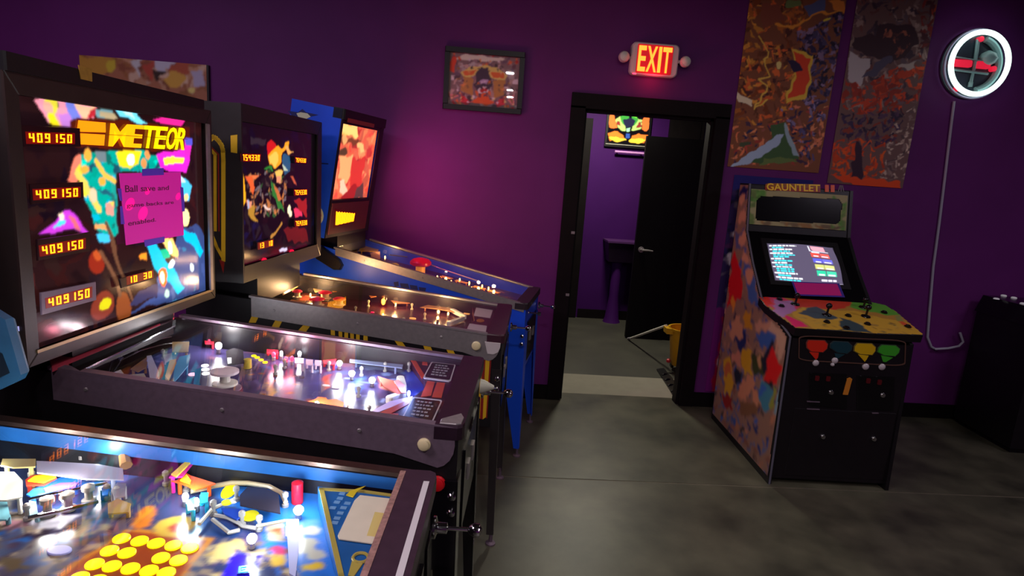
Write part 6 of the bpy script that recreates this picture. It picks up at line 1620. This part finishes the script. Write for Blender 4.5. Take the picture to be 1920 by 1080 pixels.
ops = [
 ('b', [(60, 100, 170), (40, 60, 120), (190, 130, 95), (150, 100, 80), (70, 60, 60), (90, 110, 150)], 0, [(0, 0), (.95, 0), (.95, .55), (0, .55)], 220, .012, .05, 101),
 ('b', [(170, 130, 110), (90, 90, 120), (60, 90, 160), (200, 150, 120), (60, 50, 70)], 0, [(0, .5), (.95, .5), (1, 1.65), (.4, 1.65)], 260, .012, .045, 102),
 ('p', (205, 170, 140), 0, [(0.247,0.873),(0.109,0.858),(0.05,0.838),(0.048,0.708),(0.077,0.699),(0.166,0.801),(0.327,0.832)]),
 ('p', (200, 150, 120), 0, [(0.474,0.816),(0.247,0.873),(0.273,0.814),(0.43,0.766)]),
 ('p', (60, 100, 170), 0, [(0.413,0.754),(0.252,0.819),(0.159,0.813),(0.229,0.72),(0.359,0.708)]),
 ('p', (30, 30, 50), 0, [(0.216,0.782),(0.171,0.784),(0.236,0.567),(0.367,0.511),(0.27,0.664)]),
 ('p', (60, 70, 34), 0, [(0.433,0.625),(0.303,0.654),(0.249,0.552),(0.38,0.512)]),
 ('p', (200, 150, 100), 0, [(0.359,0.637),(0.307,0.647),(0.282,0.595),(0.312,0.574)]),
 ('p', (226, 28, 30), 0, [(0.184,0.738),(0.137,0.716),(0.067,0.687),(0.054,0.584),(0.1,0.525),(0.228,0.527),(0.224,0.636)]),
 ('p', (216, 170, 36), 0, [(0.587,0.613),(0.449,0.64),(0.396,0.512),(0.474,0.474),(0.563,0.526)]),
 ('p', (216, 170, 36), 0, [(0.851,0.464),(0.729,0.506),(0.658,0.398),(0.633,0.37),(0.648,0.263),(0.752,0.264)]),
 ('p', (200, 110, 60), 0, [(0.822,0.429),(0.725,0.473),(0.687,0.412),(0.778,0.356)]),
 ('p', (205, 140, 110), 0, [(0.73,0.53),(0.599,0.585),(0.535,0.488),(0.694,0.495)]),
 ('p', (34, 44, 100), 0, [(0.716,0.641),(0.578,0.726),(0.522,0.667),(0.625,0.575)]),
 ('p', (26, 28, 50), 0, [(0.647,0.45),(0.544,0.473),(0.522,0.41),(0.605,0.356)]),
 ('p', (212, 146, 104), 0, [(0.446,0.472),(0.379,0.51),(0.321,0.471),(0.425,0.335),(0.536,0.309),(0.54,0.38)]),
 ('p', (212, 146, 104), 0, [(0.365,0.433),(0.301,0.434),(0.214,0.38),(0.326,0.357)]),
 ('p', (130, 92, 60), 0, [(0.508,0.291),(0.242,0.373),(0.253,0.297),(0.463,0.208)]),
 ('p', (150, 34, 34), 0, [(0.792,0.236),(0.618,0.266),(0.606,0.191),(0.739,0.161)]),
 ('p', (20, 16, 26), 0, [(0.223,0.529),(0.17,0.547),(0.097,0.532),(0.114,0.515),(0.173,0.52),(0.232,0.504)]),
 ('e', (66, 140, 160), 0, [([(0.184,0.451)][0] + (.085, .085))]),
 ('p', (60, 110, 190), 0, [(0.279,0.442),(0.234,0.492),(0.171,0.515),(0.2,0.461),(0.254,0.408)]),
 ('p', (150, 160, 60), 0, [(0.104,0.519),(0.068,0.543),(0.069,0.417),(0.107,0.396)]),
 ('p', (120, 180, 190), 0, [(0.048,0.55),(0.038,0.584),(0.018,0.396),(0.057,0.38)]),
 ('p', (214, 26, 34), 0, [(0.932,1.202),(0.748,1.081),(0.685,0.927),(0.901,0.805),(0.938,0.984)]),
 ('p', (236, 150, 50), 0, [(0.864,0.9),(0.816,0.921),(0.774,0.844),(0.814,0.803)]),
 ('p', (70, 105, 170), 0, [(0.772,1.243),(0.549,1.065),(0.45,0.946),(0.567,0.911),(0.729,1.084)]),
 ('p', (90, 96, 140), 0, [(0.943,1.308),(0.808,1.342),(0.76,1.245),(0.906,1.206)]),
 ('p', (30, 30, 90), 0, [(0.981,1.602),(0.857,1.625),(0.841,1.545),(0.951,1.519)]),
 ('e', (214, 156, 120), 0, [([(0.909,1.537)][0] + (.05, .035)), ([(0.878,1.429)][0] + (.06, .04)), ([(0.812,1.28)][0] + (.06, .04)), ([(0.632,1.08)][0] + (.06, .045)), ([(0.72,1.168)][0] + (.05, .04))]),
 ('p', (205, 150, 110), 0, [(0.789,0.733),(0.686,0.822),(0.584,0.681),(0.804,0.62)]),
 ('p', (206, 150, 40), 0, [(0.615,0.839),(0.528,0.869),(0.492,0.768),(0.605,0.738)]),
]
art('side_art', GS, (0, 1.0, .03, 1.645), 90, 150, (150, 118, 96), ops, ARTM, K, .0, .0015, wob=.01, seed=3, mask=mp_)
obj('edge_molding', G().tube([GS(a, b_, -.01) for a, b_ in prof[:7]], .006, 6), mat('grey_molding', (96, 96, 110), .4), K)
# control panel
CPQ = [(-0.001,0.537),(0.144,0.547),(0.323,0.556),(0.537,0.575),(0.708,0.574),(0.772,0.537),(0.781,0.44),(0.758,0.291),(0.734,0.116),(0.431,0.091),(0.236,0.101),(0.024,0.097),(-0.0,0.249),(-0.015,0.406)]
cl = math.hypot(.54, .097)
CP = Pl((0, -.08, .885), (1, 0, 0), (0, .54 / cl, .097 / cl), (0, -.097 / cl, .54 / cl))
cpo = obj('control_panel', G().plate(CP, CPQ, -.05, -.003, bev=.004), GO, K)
xs = [p[0] for p in CPQ]; ys = [p[1] for p in CPQ]
cmask = lambda a, b_: inside(CPQ, np.array([[a]]), np.array([[b_]]))[0, 0]
ops = [
 ('p', (230, 70, 110), 0, [(0.006,0.553),(0.151,0.564),(0.189,0.412),(0.097,0.303),(0.006,0.288)]),
 ('p', (235, 50, 40), 0, [(-0.006,0.551),(0.06,0.563),(0.038,0.429),(-0.021,0.364)]),
 ('p', (190, 130, 190), 0, [(0.082,0.507),(0.183,0.496),(0.139,0.349),(0.005,0.224),(-0.004,0.326)]),
 ('p', (214, 66, 46), 0, [(0.211,0.559),(0.594,0.595),(0.529,0.496),(0.385,0.389),(0.26,0.424),(0.182,0.397)]),
 ('p', (216, 170, 56), 0, [(0.085,0.288),(0.213,0.416),(0.385,0.389),(0.5,0.422),(0.574,0.34),(0.758,0.291),(0.737,0.113),(0.42,0.073),(0.231,0.091),(0.129,0.087)]),
 ('b', [(196, 150, 60), (170, 130, 60), (214, 180, 90), (140, 120, 60)], 0, [(0.085,0.288),(0.165,0.224),(0.326,0.275),(0.525,0.255),(0.758,0.291),(0.737,0.113),(0.231,0.091)], 60, .01, .03, 111),
 ('p', (236, 34, 110), 0, [(0.022,0.24),(0.059,0.265),(0.11,0.131),(0.023,0.094)]),
 ('p', (66, 84, 96), 0, [(0.137,0.316),(0.245,0.414),(0.296,0.43),(0.35,0.291),(0.3,0.245),(0.2,0.255)]),
 ('p', (60, 80, 86), 0, [(0.361,0.293),(0.393,0.273),(0.446,0.099),(0.277,0.103)]),
 ('p', (96, 170, 56), 0, [(0.585,0.579),(0.72,0.594),(0.791,0.54),(0.771,0.398),(0.702,0.373),(0.564,0.418),(0.521,0.481)]),
 ('p', (150, 150, 80), 0, [(0.747,0.394),(0.774,0.385),(0.75,0.277),(0.7,0.282)]),
 ('p', (220, 90, 50), 0, [(0.695,0.275),(0.744,0.276),(0.729,0.212),(0.68,0.217)]),
]
art('panel_art', CP, (min(xs), max(xs), min(ys), max(ys)), 130, 90, (190, 140, 60), ops, ARTM, cpo, -.003, .0006, wob=.008, seed=21, mask=cmask)
for sb, h_ in zip([(0.177,0.445),(0.298,0.309),(0.532,0.323),(0.599,0.466)], (.055, .055, .055, .05)):
    p = CP(sb[0], sb[1], 0)
    j = obj('joystick', G().lathe(p, [(.026, 0), (.024, .004), (.012, .008), (.006, .01), (.006, h_)], tuple(CP.n), 18), BLACKG, cpo, True)
    obj('ball_top', G().lathe(p + CP.n * h_, [(.004, -.016), (.014, -.01), (.0175, 0), (.014, .01), (.004, .0165)], tuple(CP.n), 16), BLACKG, j, True)
for sb in [(0.111,0.509),(0.076,0.4),(0.425,0.314),(0.687,0.403),(0.243,0.199),(0.477,0.208),(0.318,0.133),(0.706,0.209)]:
    obj('push_button', G().lathe(CP(sb[0], sb[1], 0), [(.018, 0), (.018, .003), (.013, .004), (.013, .009), (.009, .011)], tuple(CP.n), 18), BLACKG, cpo, True)
# bezel, screen
bl = math.hypot(.335, .367)
BZP = Pl((0, .45, .976), (1, 0, 0), (0, .335 / bl, .367 / bl), (0, -.367 / bl, .335 / bl))
obj('bezel', G().plate(BZP, [(t, 0), (GW - t, 0), (GW - t, bl), (t, bl)], -.02, -.006), BLACKG, K)
sq = quad_sort([(0.117,0.413),(0.544,0.415),(0.558,0.126),(0.137,0.124)])
s0x, s1x = min(p[0] for p in sq), max(p[0] for p in sq)
s0y, s1y = min(p[1] for p in sq), max(p[1] for p in sq)
SX = lambda pts: [(s0x + (s1x - s0x) * a_, s0y + (s1y - s0y) * b_) for a_, b_ in pts]
WH, CY = (235, 240, 255), (60, 225, 240)
ops = []
y = .955
rs = random.Random(8)
def textrow(x0_, x1_, y_, h_, col, gl_=1.5):
    x = x0_
    out_ = []
    while x < x1_ - .01:
        w_ = min(rs.choice((.05, .075, .1)), x1_ - x)
        out_.append(('p', col, gl_, SX([(x, y_ - h_), (x + w_ - .012, y_ - h_), (x + w_ - .012, y_), (x, y_)])))
        x += w_
    return out_
for x0_, x1_, c_ in ((.02, .44, WH), (.06, .24, CY), (.02, .36, WH), (.06, .32, CY), (.02, .35, WH), (.06, .38, CY), (.06, .30, CY), (.02, .21, WH), (.06, .32, CY), (.02, .24, WH), (.06, .30, CY), (.02, .29, WH), (.06, .32, CY), (.06, .31, CY), (.02, .35, WH), (.06, .25, CY), (.02, .41, WH), (.06, .38, CY)):
    ops += textrow(x0_, x1_, y, .036, c_)
    y -= .0535
for x0_, x1_, yy, hh_, c1, c2 in ((.60, .85, .97, .13, (250, 160, 175), None), (.61, .88, .775, .115, (240, 80, 70), 1), (.615, .90, .62, .115, (96, 96, 230), 1), (.62, .91, .465, .125, (206, 210, 120), 1), (.625, .92, .305, .125, (50, 205, 160), 1)):
    if c2 is None:
        ops += [('p', (225, 225, 240), 1.3, SX([(x0_, yy - hh_ - .03), (x1_ + .04, yy - hh_ - .03), (x1_ + .04, yy - hh_ - .01), (x0_ + .02, yy - hh_ - .01), (x0_ + .02, yy), (x0_, yy)])),
                ('p', c1, 1.3, SX([(x0_ + .04, yy - hh_ * .7), (x0_ + .06, yy - hh_), (x1_, yy - hh_), (x1_, yy), (x0_ + .04, yy)])),
                ('p', (220, 235, 245), 1.3, SX([(x0_ + .03, yy - hh_ - .065), (x0_ + .15, yy - hh_ - .065), (x0_ + .15, yy - hh_ - .04), (x0_ + .03, yy - hh_ - .04)]))]
    else:
        md = (x0_ + x1_) / 2
        ops += [('p', c1, 1.2, SX([(x0_, yy - hh_), (md - .01, yy - hh_), (md - .01, yy), (x0_, yy)])), ('p', tuple(min(255, int(v * .9 + 25)) for v in c1), 1.2, SX([(md, yy - hh_), (x1_, yy - hh_), (x1_, yy), (md, yy)])),
                ('p', (240, 240, 250), 1.3, SX([(x0_ + .03, yy - hh_ + .012), (md - .03, yy - hh_ + .012), (md - .03, yy - hh_ + .045), (x0_ + .03, yy - hh_ + .045)])),
                ('p', (236, 230, 250), 1.3, SX([(md + .02, yy - hh_ + .012), (x1_ - .02, yy - hh_ + .012), (x1_ - .02, yy - hh_ + .045), (md + .02, yy - hh_ + .045)]))]
ops += textrow(.68, .92, .10, .05, (226, 220, 240))
scr = art('screen', BZP, (s0x, s1x, s0y, s1y), 150, 110, (92, 84, 108), ops, art_mat('screen_phosphor', .15, 1.0), K, -.004, .003, base_glow=1.05)
me = scr.data
for v in me.vertices[:150 * 110]:
    dx = v.co - BZP.o
    a_, b_ = dx.dot(BZP.ex), dx.dot(BZP.ey)
    s_, t_ = 2 * (a_ - s0x) / (s1x - s0x) - 1, 2 * (b_ - s0y) / (s1y - s0y) - 1
    v.co += BZP.n * (.022 * (1 - s_ * s_ * .6) * (1 - t_ * t_ * .6) - .0035)
    v.co += BZP.ex * (-.012 * s_ * t_ * t_) + BZP.ey * (-.010 * t_ * s_ * s_)
obj('screen_surround', G().plate(BZP, [(s0x - .03, s0y - .03), (s1x + .03, s0y - .03), (s1x, s0y), (s0x, s0y)], -.006, .006).plate(BZP, [(s0x, s1y), (s1x, s1y), (s1x + .03, s1y + .03), (s0x - .03, s1y + .03)], -.006, .006).plate(BZP, [(s0x - .03, s0y - .03), (s0x, s0y), (s0x, s1y), (s0x - .03, s1y + .03)], -.006, .006).plate(BZP, [(s1x, s0y), (s1x + .03, s0y - .03), (s1x + .03, s1y + .03), (s1x, s1y)], -.006, .006), BLACK, K)
# instruction panel and title
ml = math.hypot(.06, .3)
MQ = Pl((0, .785, 1.345), (1, 0, 0), (0, .06 / ml, .3 / ml), (0, -.3 / ml, .06 / ml))
obj('marquee_board', G().plate(MQ, [(t, 0), (GW - t, 0), (GW - t, ml - .005), (t, ml - .005)], -.02, -.006), BLACK, K)
mo = [(0.035,0.267),(0.656,0.279),(0.645,0.052),(0.018,0.037)]
mw = [(0.087,0.231),(0.597,0.246),(0.622,0.219),(0.616,0.106),(0.593,0.083),(0.074,0.07),(0.058,0.085),(0.058,0.201)]
u0_, u1_, v0_, v1_ = min(p[0] for p in mo), max(p[0] for p in mo), (mo[2][1] + mo[3][1]) / 2, (mo[0][1] + mo[1][1]) / 2
OLV = (164, 154, 112)
fm = lambda a, b_: not inside(mw, np.array([[a]]), np.array([[b_]]))[0, 0]
art('panel_frame', MQ, (u0_, u1_, v0_, v1_), 80, 44, OLV, [('b', [(90, 140, 60), (110, 150, 70), (80, 120, 50)], 0, [(u0_, v1_ - .08), (u0_ + .1, v1_ - .08), (u0_ + .1, v1_), (u0_, v1_)], 20, .02, .05, 3), ('b', [(90, 140, 60), (110, 140, 70)], 0, [(u1_ - .1, v0_), (u1_, v0_), (u1_, v1_), (u1_ - .1, v1_)], 20, .02, .05, 4), ('b', [(110, 130, 70)], 0, [(u0_, v0_), (u0_ + .04, v0_), (u0_ + .04, v1_), (u0_, v1_)], 12, .02, .04, 5), ('b', [(150, 110, 66), (120, 100, 74)], 0, [(u0_, v0_), (u1_, v0_), (u1_, v0_ + .03), (u0_, v0_ + .03)], 12, .02, .06, 6)], ARTM, K, -.006, .006, mask=fm)
obj('dark_window', G().plate(MQ, mw, -.006, -.003), BLACKG, K)
TY = mat('title_yellow', (255, 206, 40), .4)
TR = mat('title_red', (236, 90, 40), .4)
tq = quad_sort([(0.116,0.318),(0.565,0.338),(0.568,0.285),(0.122,0.266)])
g = G()
g.plate(MQ, [bil(tq, a_, b_) for a_, b_ in ((-.02, .0), (.79, .0), (.79, .5), (-.02, .5))], -.006, .0, 1)
g.plate(MQ, [bil(tq, a_, b_) for a_, b_ in ((-.02, .5), (.79, .5), (.79, .98), (.03, .98), (-.01, .85))], -.006, .0, 0)
obj('title_plate', g, [mat('title_plate_gold', (150, 84, 22), .4), mat('title_plate_red', (150, 44, 30), .4)], K)
obj('title_numeral', text_geo(G(), 'II', MQ, [bil(tq, .86, .08), bil(tq, 1, .08), bil(tq, 1, .95), bil(tq, .86, .95)], -.005, .004, 0, bold=.03), TR, K)
g = G()
text_geo(g, 'GAUNTLET', MQ, [bil(tq, 0, .08), bil(tq, .78, .08), bil(tq, .78, .95), bil(tq, 0, .95)], .0, .002, 0, bold=.02)
obj('title_lettering', g, TY, K)
eq = [(0.611,0.317)][0]
g = G()
for k_, w_ in ((0, .005), (-1, .005), (1, .005)):
    g.plate(MQ, [(eq[0] + k_ * .012 - w_ / 2 + k_ * .006, eq[1] - .02), (eq[0] + k_ * .012 + w_ / 2 + k_ * .006, eq[1] - .02), (eq[0] + k_ * .007 + w_ / 2, eq[1] + .02), (eq[0] + k_ * .007 - w_ / 2, eq[1] + .02)], -.006, -.003)
obj('emblem', g, mat('grey_emblem', (120, 112, 112), .5), K)
# coin front
fo = quad_sort([(0.048,0.86),(0.633,0.87),(0.657,0.724),(0.068,0.719)])
ring = rrect(0, 1, 0, 1, .12, 5)
g = G()
n_ = len(ring)
for i_ in range(n_):
    a_, b_ = ring[i_], ring[(i_ + 1) % n_]
    sh_ = lambda p: (.5 + (p[0] - .5) * .985, .5 + (p[1] - .5) * .93)
    g.plate(GF, [bil(fo, *a_), bil(fo, *sh_(a_)), bil(fo, *sh_(b_)), bil(fo, *b_)], -.02, -.016)
obj('badge_border', g, mat('bronze_line', (92, 62, 52), .5), K)
for col, oc, tl_ in (((214, 44, 26), [(0.105,0.835),(0.19,0.838),(0.209,0.821),(0.209,0.796),(0.191,0.776),(0.128,0.775),(0.104,0.794),(0.098,0.818)], [(0.119,0.771),(0.171,0.771),(0.171,0.743),(0.162,0.73)]),
                     ((24, 60, 70), [(0.244,0.837),(0.317,0.838),(0.343,0.819),(0.343,0.797),(0.323,0.777),(0.273,0.779),(0.231,0.802),(0.229,0.822)], [(0.257,0.773),(0.315,0.77),(0.279,0.744),(0.266,0.753)]),
                     ((214, 172, 20), [(0.373,0.835),(0.449,0.837),(0.472,0.82),(0.474,0.8),(0.462,0.778),(0.396,0.778),(0.363,0.793),(0.361,0.816)], [(0.386,0.775),(0.445,0.772),(0.438,0.749),(0.43,0.736)]),
                     ((60, 160, 40), [(0.508,0.834),(0.581,0.835),(0.605,0.819),(0.604,0.799),(0.588,0.779),(0.528,0.78),(0.492,0.796),(0.493,0.817)], [(0.513,0.777),(0.58,0.769),(0.545,0.741),(0.53,0.743)])):
    cx = sum(p[0] for p in oc) / len(oc)
    cy = sum(p[1] for p in oc) / len(oc)
    big = [(cx + (p[0] - cx) * 1.1, cy + (p[1] - cy) * 1.14) for p in oc]
    g = G().plate(GF, big, -.02, -.017, 1).plate(GF, oc, -.017, -.014, 0)
    g.plate(GF, tl_, -.02, -.016, 0)
    obj('player_badge', g, [mat('badge_%d_%d' % col[:2], col, .35), mat('badge_rim_%d_%d' % col[:2], tuple(int(v * .35 + 40) for v in col), .4)], K)
for sb, rr_ in zip([(0.164,0.712),(0.266,0.732),(0.257,0.709),(0.44,0.709),(0.53,0.713)], (.017, .017, .01, .018, .018)):
    obj('coin_button', G().lathe(GF(sb[0], sb[1], -.02), [(rr_, 0), (rr_, .006), (rr_ * .7, .011), (rr_ * .2, .013)], (0, -1, 0), 16), mat('clear_white_button', (196, 186, 190), .25), K, True)
for dq4 in ([(0.14,0.656),(0.344,0.659),(0.379,0.461),(0.171,0.468)], [(0.403,0.657),(0.61,0.66),(0.642,0.467),(0.438,0.464)]):
    d_ = obj('coin_door', G().plate(GF, quad_sort(dq4), -.02, -.015, bev=.002), BLACKG, K)
for sb in [(0.184,0.628),(0.245,0.629),(0.467,0.631),(0.53,0.627)]:
    obj('coin_slot', G().plate(GF, rrect(sb[0] - .011, sb[0] + .011, sb[1] - .014, sb[1] + .014, .005, 3), -.015, -.010), mat('dim_red_slot', (70, 12, 20), .35, emit=.02, ecol=(160, 10, 20)), K)
for sb in [(0.274,0.552),(0.562,0.554)] + [(0.273,0.293),(0.56,0.298)]:
    lk = obj('lock', G().lathe(GF(sb[0], sb[1], -.02), [(.014, 0), (.014, .010), (.011, .014), (.004, .0145)], (0, -1, 0), 16), CHROME, K, True)
obj('lower_door', G().plate(GF, quad_sort([(0.092,0.448),(0.66,0.452),(0.676,0.053),(0.095,0.051)]), -.02, -.017, bev=.002), GO, K)
for q4 in ([(0.15,0.495),(0.221,0.496),(0.222,0.49),(0.151,0.489)], [(0.157,0.452),(0.228,0.453),(0.229,0.447),(0.158,0.446)], [(0.522,0.45),(0.558,0.452),(0.559,0.446),(0.524,0.444)]):
    obj('coin_return', G().plate(GF, q4, -.017, -.013), DSTEEL, K)
obj('orange_tag', G().plate(GF, [(0.349,0.635),(0.365,0.643),(0.377,0.636),(0.369,0.544),(0.341,0.544)], -.018, -.012), mat('orange_tag', (206, 126, 36), .5), K)
# note under the screen
nq = [(0.227,0.112),(0.5,0.121),(0.509,0.038),(0.236,0.029)]
qn = quad_sort(nq)
cx = sum(p[0] for p in nq) / 4
cy = sum(p[1] for p in nq) / 4
Mz = Matrix.Rotation(aa, 3, 'Z')
nb = empty('paper_note', Mz @ BZP(cx, cy, -.006) + Vector((ax, ay, 0)), aa)
tag(nb, 'magenta paper label with blue tape edges below the arcade screen', 'note')
PNb = Pl(BZP.o - BZP(cx, cy, -.006), BZP.ex, BZP.ey, tuple(BZP.n))
obj('tape_strip', G().plate(PNb, [bil(qn, -.04, -.12), bil(qn, 1.06, -.12), bil(qn, 1.06, 1.08), bil(qn, -.04, 1.08)], .0138, .0146), mat('blue_tape_dim', (60, 40, 150), .5), nb)
obj('sheet', G().plate(PNb, qn, .0146, .0156), mat('magenta_card', (206, 20, 130), .6), nb)

# ------------------------------------------------------------------ low dark cabinet at the far right
RC = empty('game_cabinet', (3.6, 3.56, 0), -.05)
tag(RC, 'low black game cabinet with white buttons on top, below the neon lamp', 'game cabinet')
obj('body', G().box((0, 0, .04), (.75, .52, .86)).box((.03, .03, 0), (.72, .5, .04)), BLACK, RC)
g = G().hexa([(-.01, -.04, .86), (.76, -.04, .86), (.76, .53, .86), (-.01, .53, .86), (.02, 0.0, .98), (.74, .0, .98), (.74, .52, .98), (.02, .52, .98)])
tp = obj('control_deck', g, BLACKG, RC)
MZi = Matrix.Rotation(.05, 3, 'Z')
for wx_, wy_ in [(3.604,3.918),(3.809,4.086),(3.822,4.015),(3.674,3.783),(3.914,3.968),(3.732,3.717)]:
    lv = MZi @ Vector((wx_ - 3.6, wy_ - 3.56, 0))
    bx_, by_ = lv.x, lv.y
    obj('push_button', G().lathe((bx_, by_, .98), [(.018, 0), (.018, .005), (.012, .009), (.004, .010)], (0, 0, 1), 14), mat('glint_white_button', (200, 194, 200), .3, emit=.25), tp, True)  # slight glow added so the buttons show as white glints
obj('lock', G().lathe((.30, -.0, .50), [(.016, 0), (.016, .012), (.006, .014)], (0, -1, 0), 14), STEEL, RC, True)
obj('coin_door', G().box((.2, -.008, .2), (.55, 0, .62)), BLACKG, RC)
